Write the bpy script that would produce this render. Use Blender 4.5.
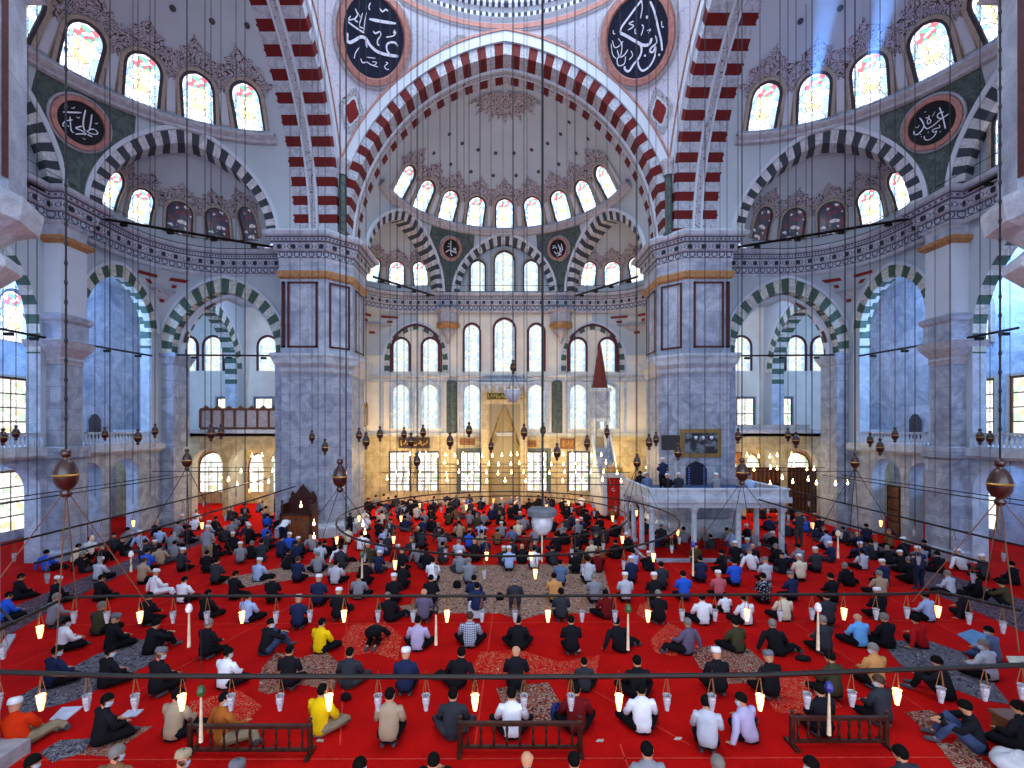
import bpy, math, random
from mathutils import Vector, Matrix
for o in list(bpy.data.objects): bpy.data.objects.remove(o)
SC = bpy.context.scene
COL = SC.collection
PI = math.pi
sin, cos, sqrt = math.sin, math.cos, math.sqrt
# ---------------------------------------------------------------- camera, world, lights, exposure
F, VX, VY, CX, CH = 480.0, 502.0, 428.0, -0.19, 5.8
cd = bpy.data.cameras.new('camera'); cam = bpy.data.objects.new('camera', cd); COL.objects.link(cam)
cam.location = (CX, 0, CH); cam.rotation_euler = (PI/2, 0, 0)
cd.sensor_width = 36; cd.lens = F/1024*36
cd.shift_x = (512-VX)/1024; cd.shift_y = (VY-384)/1024
cd.clip_start = .05; cd.clip_end = 300
SC.camera = cam
SC.view_settings.view_transform = 'Standard'; SC.view_settings.look = 'None'
SC.view_settings.gamma = 1; SC.view_settings.use_curve_mapping = False
SC.view_settings.exposure = 0.0
w = bpy.data.worlds.new('sky'); SC.world = w; w.use_nodes = True
bg = w.node_tree.nodes['Background']; bg.inputs[0].default_value = (.62, .72, 1, 1); bg.inputs[1].default_value = 1.1
try:
    SC.cycles.use_denoising = True; SC.cycles.max_bounces = 5; SC.cycles.diffuse_bounces = 3
    SC.cycles.caustics_reflective = False; SC.cycles.caustics_refractive = False
    SC.cycles.sample_clamp_indirect = 4
except Exception: pass
def area(name, loc, rot, sx, sy, power, col):
    l = bpy.data.lights.new(name, 'AREA'); l.shape = 'RECTANGLE'; l.size = sx; l.size_y = sy; l.energy = power; l.color = col
    o = bpy.data.objects.new(name, l); COL.objects.link(o); o.location = loc; o.rotation_euler = rot; return o
# daylight from the drum of the main dome, and an added fill panel behind the camera
area('dome_daylight', (0, 17, 33), (0, 0, 0), 14, 14, 3900, (.80, .88, 1))
area('entrance_daylight', (0, -9, 9), (math.radians(100), 0, 0), 30, 16, 5600, (.80, .87, 1))
def lamp(name, loc, power, col, r=.25):
    l = bpy.data.lights.new(name, 'POINT'); l.energy = power; l.color = col; l.shadow_soft_size = r
    o = bpy.data.objects.new(name, l); COL.objects.link(o); o.location = loc; return o
for s in (-1, 1):   # hidden blue lamps added for window light, above and below the gallery floor
    for y in (19.5, 24.5): lamp('aisle_daylight', (s*22.8, y, 13.9), 1700, (.30, .55, 1), .5); lamp('aisle_daylight', (s*23.2, y-1, 3.9), 260, (.30, .55, 1), .3)
    lamp('bay_daylight', (s*16, 32.5, 13.9), 500, (.45, .62, 1), .5)
WARM = (1, .68, .28)

# ---------------------------------------------------------------- helpers
def lin(h):
    if isinstance(h, str):
        c = [int(h[i:i+2], 16)/255 for i in (0, 2, 4)]
    else: c = [v/255 for v in h]
    return tuple((v/12.92 if v <= .04045 else ((v+.055)/1.055)**2.4) for v in c)+(1,)
def proj(p):
    if p[1] < .3: return (-999, -999)
    return (VX+(p[0]-CX)*F/p[1], VY-(p[2]-CH)*F/p[1])
def inview(p, m=50):
    x, y = proj(p); return -m < x < 1024+m and -m < y < 768+m
def at(px, py, D): return Vector((CX+(px-VX)*D/F, D, CH-(py-VY)*D/F))
def atz(px, py, z):
    D = (CH-z)*F/(py-VY); return Vector((CX+(px-VX)*D/F, D, z))

class NT:
    def __init__(s, name):
        s.m = bpy.data.materials.new(name); s.m.use_nodes = True; s.t = s.m.node_tree
        s.b = s.t.nodes['Principled BSDF']; s.out = s.t.nodes['Material Output']
    def n(s, typ, ins=None, **kw):
        nd = s.t.nodes.new('ShaderNode'+typ)
        for k, v in kw.items(): setattr(nd, k, v)
        for k, v in (ins or {}).items(): s.set(nd.inputs[k], v)
        return nd
    def set(s, sock, v):
        if isinstance(v, bpy.types.NodeSocket): s.t.links.new(v, sock)
        elif isinstance(v, bpy.types.Node): s.t.links.new(v.outputs[0], sock)
        else: sock.default_value = v
    def ma(s, op, a, b=0.0, c=0.0):
        nd = s.t.nodes.new('ShaderNodeMath'); nd.operation = op
        s.set(nd.inputs[0], a); s.set(nd.inputs[1], b); s.set(nd.inputs[2], c); return nd.outputs[0]
    def mix(s, f, a, b):
        nd = s.t.nodes.new('ShaderNodeMix'); nd.data_type = 'RGBA'
        s.set(nd.inputs[0], f); s.set(nd.inputs[6], a); s.set(nd.inputs[7], b); return nd.outputs[2]
    def uv(s):
        nd = s.n('TexCoord'); sp = s.n('SeparateXYZ', {0: nd.outputs['UV']}); return nd.outputs['UV'], sp.outputs[0], sp.outputs[1]
    def obj(s): return s.n('TexCoord').outputs['Object']
    def noise(s, vec, scale, detail=3, dist=0.0, rough=.5):
        return s.n('TexNoise', {'Vector': vec, 'Scale': scale, 'Detail': detail, 'Distortion': dist, 'Roughness': rough}).outputs[0]
    def ramp(s, f, a, b):
        nd = s.n('MapRange', {0: f, 1: a, 2: b}); return nd.outputs[0]
    def fin(s, col, rough=.6, spec=.3, metal=0.0, bump=None, bs=.2):
        s.set(s.b.inputs['Base Color'], col); s.set(s.b.inputs['Roughness'], rough); s.b.inputs['Metallic'].default_value = metal
        s.b.inputs['Specular IOR Level'].default_value = spec
        if bump is not None:
            bn = s.n('Bump', {'Strength': bs, 'Height': bump, 'Distance': .05}); s.t.links.new(bn.outputs[0], s.b.inputs['Normal'])
        return s.m
MATS = {}
def plain(name, col, rough=.6, spec=.3, metal=0.0, var=.12, scale=6.0):
    if name in MATS: return MATS[name]
    t = NT(name); c = lin(col)
    n = t.noise(t.obj(), scale, 3)
    d = tuple(v*(1-var*2) for v in c[:3])+(1,)
    l = tuple(min(1, v*(1+var)) for v in c[:3])+(1,)
    MATS[name] = t.fin(t.mix(t.ramp(n, .3, .7), d, l), rough, spec, metal); return MATS[name]
def emis(name, col, strength, base='ffffff'):
    t = NT(name); t.set(t.b.inputs['Base Color'], lin(base)); t.set(t.b.inputs['Emission Color'], lin(col)); t.b.inputs['Emission Strength'].default_value = strength
    return t.m
def marble(name, c1, c2, joint=None, bw=1.3, bh=.55, scale=1.2):
    t = NT(name); uv, u, v = t.uv(); o = t.obj()
    n = t.noise(o, scale, 6, 1.6); n2 = t.noise(o, scale*3.5, 5, 2.5)
    vein = t.ramp(t.ma('ABSOLUTE', t.ma('SUBTRACT', n2, .5)), 0.0, .09)
    c = t.mix(t.ramp(n, .35, .65), lin(c1), lin(c2))
    c = t.mix(t.ma('MULTIPLY', t.ma('SUBTRACT', 1.0, vein), .28), c, lin('5c6472'))
    if joint:
        br = t.n('TexBrick', {'Vector': uv, 'Scale': 1.0, 'Mortar Size': .012, 'Brick Width': bw, 'Row Height': bh, 'Color1': (1, 1, 1, 1), 'Color2': (.72, .74, .78, 1), 'Mortar': (0, 0, 0, 1)})
        c2_ = t.n('Mix', data_type='RGBA', blend_type='MULTIPLY'); t.set(c2_.inputs[0], .8); t.set(c2_.inputs[6], c); t.set(c2_.inputs[7], br.outputs[0])
        c = t.mix(br.outputs[1], c2_.outputs[2], lin(joint))
    return t.fin(c, .45, .35)
def stripes(name, ca, cb, pitch, duty=.5, off=0.0):
    t = NT(name); uv, u, v = t.uv(); o = t.obj()
    f = t.ma('LESS_THAN', t.ma('FRACT', t.ma('ADD', t.ma('DIVIDE', u, pitch), off)), duty)
    n = t.noise(o, 2.6, 6, 2.2)
    A = t.mix(t.ramp(n, .3, .7), lin(ca), tuple(k*.72 for k in lin(ca)[:3])+(1,))
    B = t.mix(t.ramp(n, .35, .65), lin(cb), tuple(k*.62 for k in lin(cb)[:3])+(1,))
    return t.fin(t.mix(f, B, A), .6, .2)
M_plaster = plain('lavender_plaster', 'adbac6', .85, .1, var=.03, scale=.8)
M_white = plain('white_plaster', 'bfcad8', .8, .1, var=.03, scale=.8)
M_cream = plain('cream_plaster', 'e2dccf', .8, .1, var=.05, scale=1)
M_marble = marble('grey_ashlar_marble', 'b2bdcf', '8490a4', '747e90', 2.3, .95)
M_marble_lt = marble('pale_marble', 'c2cfdc', 'a0adbc', None)
M_marble_sl = marble('veined_marble_slab', 'bcc7d8', '8f9bb0', '8490a2', 2.1, 2.4, .9)
M_marble_warm = marble('warm_marble', 'cdbd94', 'a8966c', '857a5c', 1.4, 1.2)
M_greenm = marble('green_marble', '2c3c38', '52625c', None, scale=3)
M_redstripe = stripes('red_white_voussoirs', '66191a', 'b4bccb', .92)
M_greystripe = stripes('grey_white_voussoirs', '3d434e', 'c9ccd4', .62)
M_greenstripe = stripes('green_white_voussoirs', '4c6459', 'cfd2cd', .8)
M_orange = marble('ochre_marble', 'b98a52', '8e6236', None, scale=5)
M_maroon = plain('maroon_marble', '4a2628', .5, .3)
M_dark = plain('dark_iron', '17161a', .5, .4, .6)
M_stone = plain('grey_stone_molding', 'a9aab4', .7, .2)
M_beige = plain('beige_molding', 'a39a90', .75, .2, var=.1)
M_reveal = plain('dark_reveal', '4a4850', .8, .1)
M_wood = plain('dark_wood', '3a1a10', .45, .4, var=.3, scale=9)
M_woodl = plain('brown_wood', '6e4325', .5, .3, var=.25, scale=7)
M_gold = plain('gold_leaf', 'b08a3c', .4, .5, .5)

def pattern_frieze():
    t = NT('painted_frieze'); uv, u, v = t.uv()   # u metres along, v world height
    base = t.mix(t.ramp(t.noise(t.obj(), 3, 4), .3, .7), lin('b8becc'), lin('949cac'))
    def row(zc, pitch, rad, sq=1.0):
        fu = t.ma('MULTIPLY', t.ma('SUBTRACT', t.ma('FRACT', t.ma('DIVIDE', u, pitch)), .5), pitch)
        dv = t.ma('MULTIPLY', t.ma('SUBTRACT', v, zc), sq)
        d = t.ma('SQRT', t.ma('ADD', t.ma('MULTIPLY', fu, fu), t.ma('MULTIPLY', dv, dv)))
        return d
    d1 = row(15.33, .62, 0); c = t.mix(t.ma('LESS_THAN', d1, .12), base, lin('2c2e3c'))
    d2 = row(14.98, .36, 0); ring = t.ma('LESS_THAN', t.ma('ABSOLUTE', t.ma('SUBTRACT', d2, .13)), .03)
    c = t.mix(ring, c, lin('4d566a'))
    d3 = row(15.33, .62, 0, 2.2); c = t.mix(t.ma('LESS_THAN', t.ma('ABSOLUTE', t.ma('SUBTRACT', d3, .26)), .025), c, lin('5a5f70'))
    for z in (15.1, 15.56, 14.8, 15.75): c = t.mix(t.ma('LESS_THAN', t.ma('ABSOLUTE', t.ma('SUBTRACT', v, z)), .025), c, lin('596176'))
    d4 = row(15.66, .16, 0); c = t.mix(t.ma('LESS_THAN', d4, .045), c, lin('444c60'))
    return t.fin(c, .6, .2)
M_frieze = pattern_frieze()
def pattern_arab(name, base, lines, scale=2.2, th=.04):
    t = NT(name); o = t.obj()
    n = t.noise(o, scale, 2, 2.0); ln = t.ma('LESS_THAN', t.ma('ABSOLUTE', t.ma('SUBTRACT', t.ma('FRACT', t.ma('MULTIPLY', n, 7.0)), .5)), th*3)
    return t.fin(t.mix(ln, lin(base), lin(lines)), .75, .15)
M_crest = pattern_arab('crest_painting', 'a6a4b0', '4e4238', 2.0, .055)
M_pendent = pattern_arab('pendentive_painting', 'c8cfe0', 'aab2c6', 1.0, .02)
M_soffband = pattern_arab('arch_band_painting', 'a6abb6', '585c66', 1.6, .03)

def stained(name, kind):
    """stained glass window lit by daylight; UV 0..1 across and up"""
    t = NT(name); uv, u, v = t.uv()
    mp = t.n('Mapping', {'Vector': uv}); mp.inputs['Scale'].default_value = (5, 11, 1)
    vo = t.n('TexVoronoi', {'Vector': mp.outputs[0], 'Scale': 1.0}, feature='DISTANCE_TO_EDGE')
    vc = t.n('TexVoronoi', {'Vector': mp.outputs[0], 'Scale': 1.0})
    lead = t.ma('LESS_THAN', vo.outputs[0], .04)
    hsv = t.n('SeparateColor', {0: vc.outputs['Color']})
    r = hsv.outputs[0]; g = hsv.outputs[1]
    white = lin('fbfcff')
    cx = t.ma('ABSOLUTE', t.ma('SUBTRACT', u, .5))
    edge = t.ma('GREATER_THAN', cx, .33)
    if kind == 'color':
        c = t.mix(t.ma('GREATER_THAN', r, .72), white, lin('f0dfe6'))
        c = t.mix(t.ma('GREATER_THAN', g, .72), c, lin('cfe6f0'))
        cy = t.mix(t.ma('GREATER_THAN', r, .5), lin('ffee9a'), white)
        inner = t.ma('LESS_THAN', cx, .22); mid = t.ma('LESS_THAN', t.ma('ABSOLUTE', t.ma('SUBTRACT', v, .48)), .25)
        c = t.mix(t.ma('MULTIPLY', inner, mid), c, cy)
        top = t.ma('GREATER_THAN', v, .7)
        ct = t.mix(t.ma('GREATER_THAN', r, .5), lin('f2dbe4'), lin('d06a74'))
        ct = t.mix(t.ma('GREATER_THAN', g, .78), ct, lin('6fb8a0'))
        c = t.mix(top, c, ct)
        ce = t.mix(t.ma('GREATER_THAN', r, .55), lin('dfe8f8'), lin('8fb8e8')); ce = t.mix(t.ma('GREATER_THAN', g, .74), ce, lin('9fc8e0'))
        c = t.mix(edge, c, ce); dk = lin('6a6474'); st = 2.3
    elif kind == 'pale':
        c = t.mix(t.ma('GREATER_THAN', r, .7), lin('f4fbff'), lin('fbfbdc'))
        c = t.mix(t.ma('GREATER_THAN', g, .8), c, lin('e6f2e0'))
        c = t.mix(edge, c, t.mix(t.ma('GREATER_THAN', r, .6), lin('def0fc'), lin('b4d6f0'))); dk = lin('a8c4d4'); st = 1.15
    elif kind == 'clear':
        c = t.mix(t.ma('GREATER_THAN', r, .8), lin('ffffff'), lin('d6cfa8')); c = t.mix(t.ma('GREATER_THAN', g, .9), c, lin('c0e0c0')); dk = lin('c8c8b8'); st = 1.5
    else:  # dark: no sun behind
        c = t.mix(t.ma('GREATER_THAN', r, .72), lin('2c3150'), lin('c8cfe8')); c = t.mix(t.ma('GREATER_THAN', g, .8), c, lin('6b3040')); dk = lin('14141c'); st = .42
    c = t.mix(lead, c, dk)
    t.set(t.b.inputs['Base Color'], lin('303038')); t.set(t.b.inputs['Emission Color'], c); t.b.inputs['Emission Strength'].default_value = st
    t.b.inputs['Roughness'].default_value = .3
    return t.m
GLASS = {k: stained('stained_glass_'+k, k) for k in ('color', 'pale', 'clear', 'dark')}

class MB:
    """collects faces into one mesh"""
    def __init__(s): s.v = []; s.f = []; s.uv = []; s.mi = []; s.mats = []
    def mat(s, m):
        if m not in s.mats: s.mats.append(m)
        return s.mats.index(m)
    def face(s, pts, uvs=None, m=None):
        i = len(s.v); s.v += [tuple(p) for p in pts]; s.f.append(tuple(range(i, i+len(pts))))
        s.uv += list(uvs) if uvs else [(0, 0)]*len(pts); s.mi.append(s.mat(m) if m else 0)
    def grid(s, rows, uvrows=None, m=None, keep=None):
        """rows of points -> quads sharing vertices"""
        i0 = len(s.v); nr, nc = len(rows), len(rows[0]); k = s.mat(m) if m else 0
        for r in rows: s.v += [tuple(p) for p in r]
        for a in range(nr-1):
            for b in range(nc-1):
                if keep and not keep(a, b): continue
                s.f.append((i0+a*nc+b, i0+a*nc+b+1, i0+(a+1)*nc+b+1, i0+(a+1)*nc+b)); s.mi.append(k)
                if uvrows: s.uv += [uvrows[a][b], uvrows[a][b+1], uvrows[a+1][b+1], uvrows[a+1][b]]
                else: s.uv += [(0, 0)]*4
    def box(s, lo, hi, m=None):
        x0, y0, z0 = lo; x1, y1, z1 = hi
        P = [(x0, y0, z0), (x1, y0, z0), (x1, y1, z0), (x0, y1, z0), (x0, y0, z1), (x1, y0, z1), (x1, y1, z1), (x0, y1, z1)]
        i = len(s.v); s.v += P; k = s.mat(m) if m else 0
        for f in ((0, 3, 2, 1), (4, 5, 6, 7), (0, 1, 5, 4), (1, 2, 6, 5), (2, 3, 7, 6), (3, 0, 4, 7)):
            s.f.append(tuple(i+j for j in f)); s.mi.append(k)
            for j in f:
                p = P[j]; s.uv.append(((p[0]+p[1]), p[2]) if f not in ((0, 3, 2, 1), (4, 5, 6, 7)) else (p[0], p[1]))
    def tube(s, pts, r, n=6, m=None, closed=False, cap=True):
        pts = [Vector(p) for p in pts]; rings = []; N = len(pts); rr = r if isinstance(r, (list, tuple)) else [r]*N
        for i, p in enumerate(pts):
            if closed: d = pts[(i+1) % N]-pts[i-1]
            else: d = pts[min(i+1, N-1)]-pts[max(i-1, 0)]
            d.normalize(); up = Vector((0, 0, 1)) if abs(d.z) < .95 else Vector((1, 0, 0))
            a = d.cross(up).normalized(); b = d.cross(a)
            rings.append([p+a*rr[i]*cos(2*PI*k/n)+b*rr[i]*sin(2*PI*k/n) for k in range(n)]+[p+a*rr[i]])
        if closed: rings.append(rings[0])
        s.grid(rings, None, m)
        if cap and not closed: s.face(rings[0][:n], None, m); s.face(rings[-1][:n], None, m)
    def lathe(s, c, prof, n=16, m=None, a0=0, a1=2*PI):
        """prof: (radius, z) list"""
        rows = [[(c[0]+r*cos(a0+(a1-a0)*k/n), c[1]+r*sin(a0+(a1-a0)*k/n), c[2]+z) for k in range(n+1)] for r, z in prof]
        uvs = [[((a1-a0)*k/n*max(p[0] for p in prof), c[2]+z) for k in range(n+1)] for r, z in prof]
        s.grid(rows, uvs, m)
    def build(s, name, parent=None, m=None, smooth=False, **props):
        me = bpy.data.meshes.new(name); me.from_pydata(s.v, [], s.f); me.update()
        for k in (s.mats or [m]): me.materials.append(k)
        if m and s.mats and m not in s.mats: pass
        ul = me.uv_layers.new(name='UVMap')
        flat = [c for q in s.uv for c in q]; ul.data.foreach_set('uv', flat)
        if s.mats: me.polygons.foreach_set('material_index', s.mi)
        if smooth: me.polygons.foreach_set('use_smooth', [True]*len(me.polygons))
        o = bpy.data.objects.new(name, me); COL.objects.link(o)
        if parent is not None: o.parent = parent
        for k, v in props.items(): o[k] = v
        return o
def S_(o, label=None):
    o['kind'] = 'structure'
    if label: o['label'] = label
    return o
def tag(o, label, cat, group=None):
    o['label'] = label; o['category'] = cat
    if group: o['group'] = group
    return o
def empty(name, loc=(0, 0, 0), rz=0):
    o = bpy.data.objects.new(name, None); COL.objects.link(o); o.location = loc; o.rotation_euler = (0, 0, rz); return o
def fix_normals(o):
    import bmesh
    bm = bmesh.new(); bm.from_mesh(o.data); bmesh.ops.recalc_face_normals(bm, faces=bm.faces); bm.to_mesh(o.data); bm.free()

# ---------------------------------------------------------------- plan of the building
YC, A, Z0, Z1 = 17.0, 9.0, 16.0, 21.0      # centre, half bay, springing, dome ring
SI, CAX, HR = 8.6, 11.7, 4.6                         # half-dome half span, axis distance from the centre
class Prof:                                 # pointed profile: r(h)
    def __init__(s, S): s.S = S; s.e = .18*S; s.R = S*1.18
    def r(s, h): return sqrt(max(0, s.R**2-h*h))-s.e
    def a_h(s, h): return math.asin(min(1, h/s.R))
    def top(s): return math.acos(s.e/s.R)
    def arc(s, n):                          # full arch (x,h) left spring -> apex -> right spring, arclength
        out = []; T = s.top()
        for i in range(n+1):
            a = T*i/n; out.append((-(s.R*cos(a)-s.e), s.R*sin(a), s.R*a))
        L = out[-1][2]
        for i in range(n-1, -1, -1):
            a = T*i/n; out.append(((s.R*cos(a)-s.e), s.R*sin(a), 2*L-s.R*a))
        return out
def Rt(rot):
    c, sn = round(cos(rot)), round(sin(rot))
    return lambda x, y, z: Vector((c*x-sn*y, YC+sn*x+c*y, z))
UNITS = [('qibla', Rt(0)), ('left', Rt(PI/2)), ('right', Rt(-PI/2))]

def sweep(mb, path, prof, Fm, closed=False, m=None, inward=1):
    """path: plan points (x,y); prof: (offset to the left of travel, z)."""
    N = len(path); P = [Vector((p[0], p[1])) for p in path]; nr = []
    for i in range(N):
        if closed: d0 = (P[i]-P[i-1]).normalized(); d1 = (P[(i+1) % N]-P[i]).normalized()
        else:
            d1 = (P[i+1]-P[i]).normalized() if i < N-1 else (P[i]-P[i-1]).normalized(); d0 = (P[i]-P[i-1]).normalized() if i > 0 else d1
        n0 = Vector((-d0.y, d0.x)); n1 = Vector((-d1.y, d1.x)); nn = (n0+n1).normalized(); nn /= max(.3, nn.dot(n0)); nr.append(nn*inward)
    s = [0]
    for i in range(1, N): s.append(s[-1]+(P[i]-P[i-1]).length)
    idx = list(range(N))+([0] if closed else [])
    if closed: s.append(s[-1]+(P[0]-P[-1]).length)
    rows = [[Fm(P[i].x+nr[i].x*o, P[i].y+nr[i].y*o, z) for i in idx] for o, z in prof]
    uvs = [[(s[k], z) for k in range(len(idx))] for o, z in prof]
    mb.grid(rows, uvs, m)
ID = lambda x, y, z: Vector((x, y, z))

class DomeSurf:
    """surface patch on a pointed dome of revolution: P(u,v,off)"""
    def __init__(s, Fm, c, prof, zb, phi, h): s.F = Fm; s.c = c; s.p = prof; s.zb = zb; s.phi = phi; s.a0 = prof.a_h(h)
    def P(s, u, v, off=0):
        a = s.a0+v/s.p.R; r = max(.05, s.p.R*cos(a)-s.p.e); ph = s.phi+u/max(r, .6)
        rr = r-off*cos(a); z = s.zb+s.p.R*sin(a)-off*sin(a)
        return s.F(s.c[0]+rr*sin(ph), s.c[1]+rr*cos(ph), z)
class PlaneSurf:
    def __init__(s, o, ux, up, n): s.o = Vector(o); s.x = Vector(ux); s.u = Vector(up); s.n = Vector(n)
    def P(s, u, v, off=0): return s.o+s.x*u+s.u*v+s.n*off

WN = [0]
def arch_outline(w, h, n=10, point=.0):
    """half width w/2, total height h, round top; list of (u,v) from left base over top to right base"""
    a = w/2; sp = h-a; o = [(-a, 0)]
    for k in range(4): o.append((-a, sp*(k+1)/4))
    for k in range(1, n): t = PI-PI*k/n; o.append((a*cos(t), sp+a*sin(t)))
    for k in range(4): o.append((a, sp*(4-k)/4))
    o.append((a, 0)); return o
def window(sf, w, h, glass='color', f1=.12, f2=.2, crest=None, proud=.1, fm=None, fm2=None, rect=False, label=None, mull=None):
    """arched window on surface sf whose base centre is sf.P(0,0)"""
    c = sf.P(0, h/2)
    if not inview(c): return None
    WN[0] += 1
    def outline(g):
        if rect: return [(-w/2-g, -g), (-w/2-g, h*.5), (-w/2-g, h+g), (0, h+g), (w/2+g, h+g), (w/2+g, h*.5), (w/2+g, -g)]
        ww, hh = w+2*g, h+g
        return [(u, v) for u, v in arch_outline(ww, hh)]
    mb = MB(); rows = []; uvs = []; n = 12
    for i in range(n+1):
        v = h*i/n
        hw = w/2 if rect or v <= h-w/2 else sqrt(max(0, (w/2)**2-(v-(h-w/2))**2))
        rows.append([sf.P(-hw+2*hw*k/4, v, .03) for k in range(5)]); uvs.append([((-hw+2*hw*k/4)/w+.5, v/h) for k in range(5)])
    mb.grid(rows, uvs, GLASS[glass])
    o = S_(mb.build('window_%d' % WN[0]), label)
    def band(g0, g1, d, m, name):
        b = MB(); a = outline(g0); q = outline(g1)
        rows = [[sf.P(u, v, .02) for u, v in a], [sf.P(u, v, d) for u, v in a], [sf.P(u, v, d) for u, v in q], [sf.P(u, v, -.02) for u, v in q]]
        b.grid(rows, None, m); return b.build(name, o)
    if f1: band(0, f1, proud, fm or M_reveal, 'window_frame')
    if f2: band(f1, f1+f2, proud+.06, fm2 or M_beige, 'surround')
    if mull:
        b = MB()
        for k in range(1, mull[0]):
            u = -w/2+w*k/mull[0]; b.tube([sf.P(u, 0, .06), sf.P(u, h-(0 if rect else w/2), .06)], .035, 4, mull[2])
        for k in range(1, mull[1]):
            v = h*k/mull[1]; b.tube([sf.P(-w/2, v, .06), sf.P(w/2, v, .06)], .035, 4, mull[2])
        b.build('mullion', o)
    if crest:
        b = MB(); H = crest; g = f1+f2; ol = outline(g); top = [p for p in ol if p[1] > h*.72]
        W = w/2+g
        side = [(W*1.12, h*.72), (W*1.25, h*.86), (W*1.5, h*.9), (W*1.62, h*.98), (W*1.3, h*1.02), (W*1.15, h+g), (W*1.2, h+g+.16*H), (W*.95, h+g+.3*H), (W*.66, h+g+.34*H), (W*.72, h+g+.5*H), (W*.4, h+g+.58*H), (W*.2, h+g+.75*H), (W*.06, h+g+.86*H)]
        for sgn in (-1, 1):
            outer = [(u*sgn, v) for u, v in side]+[(0, h+g+H)]
            inner = []
            for k in range(len(outer)):
                tt = PI/2*k/(len(outer)-1)*1.0; inner.append((sgn*W*cos(tt), (h+g-W)+max(W*sin(tt), h*.72-(h+g-W))))
            b.grid([[sf.P(u, v, .05) for u, v in inner], [sf.P((u+iu)/2, (v+iv)/2, .09) for (u, v), (iu, iv) in zip(outer, inner)], [sf.P(u, v, .05) for u, v in outer]], None, M_crest)
        b.build('crest', o)
    return o

# ---- calligraphy
def strokes(sf, data, cx, cy, rx, ry, R, off, mb, m):
    for pts, wd in data:
        q = [((x-cx)/rx*R, (cy-y)/ry*R) for x, y in pts]
        if len(q) == 1:
            u, v = q[0]; w_ = wd/rx*R*.75; mb.face([sf.P(u+w_*cos(2*PI*k/8), v+w_*sin(2*PI*k/8), off) for k in range(8)], None, m); continue
        # smooth (Catmull-Rom)
        Q = []
        ext = [q[0]]+q+[q[-1]]
        for i in range(1, len(ext)-2):
            p0, p1, p2, p3 = [Vector(ext[i+j]) for j in (-1, 0, 1, 2)]
            for k in range(4):
                t = k/4; Q.append(.5*((2*p1)+(p2-p0)*t+(2*p0-5*p1+4*p2-p3)*t*t+(3*p1-p0-3*p2+p3)*t**3))
        Q.append(Vector(q[-1])); L = []; Rr = []
        for i, p in enumerate(Q):
            d = (Q[min(i+1, len(Q)-1)]-Q[max(i-1, 0)]); d = d.normalized() if d.length > 0 else Vector((1, 0)); nn = Vector((-d.y, d.x))
            w_ = wd/rx*R*.62*(.55 if i in (0, len(Q)-1) else 1)
            L.append(sf.P(p.x+nn.x*w_, p.y+nn.y*w_, off)); Rr.append(sf.P(p.x-nn.x*w_, p.y-nn.y*w_, off))
        mb.grid([L, Rr], None, m)
UMAR = ([([(575,520),(500,505),(430,485),(370,455),(320,405),(285,350),(240,335),(190,365),(140,390),(115,370),(120,310)],24),([(570,425),(545,390),(500,385),(470,410),(475,460),(500,500)],16),([(285,350),(290,430)],20),([(315,178),(550,215)],22),([(405,80),(430,110),(460,90),(480,105)],12),([(325,40),(310,80),(322,100)],10),([(540,270),(530,300),(550,290),(530,325),(465,335)],10),([(350,280),(370,300),(410,285),(415,320),(390,360),(390,400),(405,405)],12),([(290,125),(275,200),(265,290)],9),([(255,130),(240,190),(225,240),(260,260)],9),([(190,100),(210,150),(185,190),(215,210)],11),([(125,215),(180,250),(270,300)],13),([(150,165),(130,200),(200,180)],9),([(200,120),(240,170)],8),([(225,430),(205,455),(185,490),(175,535)],9),([(290,518),(370,528)],7),([(235,530),(250,570),(290,565),(330,590),(390,612)],9),([(340,560),(380,570),(350,600)],7),([(460,570),(480,580),(450,610),(470,640),(490,640)],8)], 352, 348, 268, 350)
BAKR = ([([(425,80),(460,160),(495,300),(520,400),(530,480)],18),([(355,65),(300,130),(240,210),(190,280),(175,330)],16),([(355,65),(360,130),(345,210)],9),([(175,330),(230,355),(300,395),(370,430),(420,420),(440,370)],22),([(330,400),(355,460),(340,530),(290,600),(250,665),(215,650),(215,620)],18),([(470,350),(480,410),(440,450),(425,480),(450,490),(475,440)],14),([(475,440),(470,520),(430,610),(370,655),(335,620),(325,570)],16),([(385,520)],16),([(505,515)],16),([(290,230),(250,250),(290,270),(240,305)],9),([(300,290),(300,330),(315,330)],8),([(355,260),(370,280),(350,350)],9),([(400,310),(430,300),(410,330)],7),([(390,195),(405,195),(402,210),(390,205)],7),([(520,240),(525,285),(540,285)],8),([(120,310),(120,340),(135,340)],8),([(110,400),(130,460),(170,440),(200,400)],8),([(150,480),(170,540),(210,520),(240,470)],9),([(160,380),(190,430),(180,520),(150,560),(160,620),(210,600),(220,530)],9),([(265,480),(280,520),(250,560)],8),([(100,430),(110,520),(140,560)],7)], 325, 375, 250, 325)
TALHA = ([([(180,245),(430,245)],22),([(485,205),(460,330),(455,430),(480,500)],20),([(570,265),(560,380),(540,470)],18),([(510,500),(570,470),(630,490),(655,530),(620,545),(550,530),(500,500)],16),([(345,540),(420,535),(490,540),(430,490),(350,455),(440,430)],18),([(510,545),(580,580)],20),([(275,300),(280,400),(290,490),(325,520)],16),([(310,345),(230,360),(180,400),(190,435),(260,430)],14),([(290,180),(320,190),(340,170)],9),([(360,300),(385,320),(410,305)],9),([(610,380),(630,400),(655,385)],9),([(450,590),(460,610),(485,610)],8)], 425, 395, 285, 265)
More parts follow.
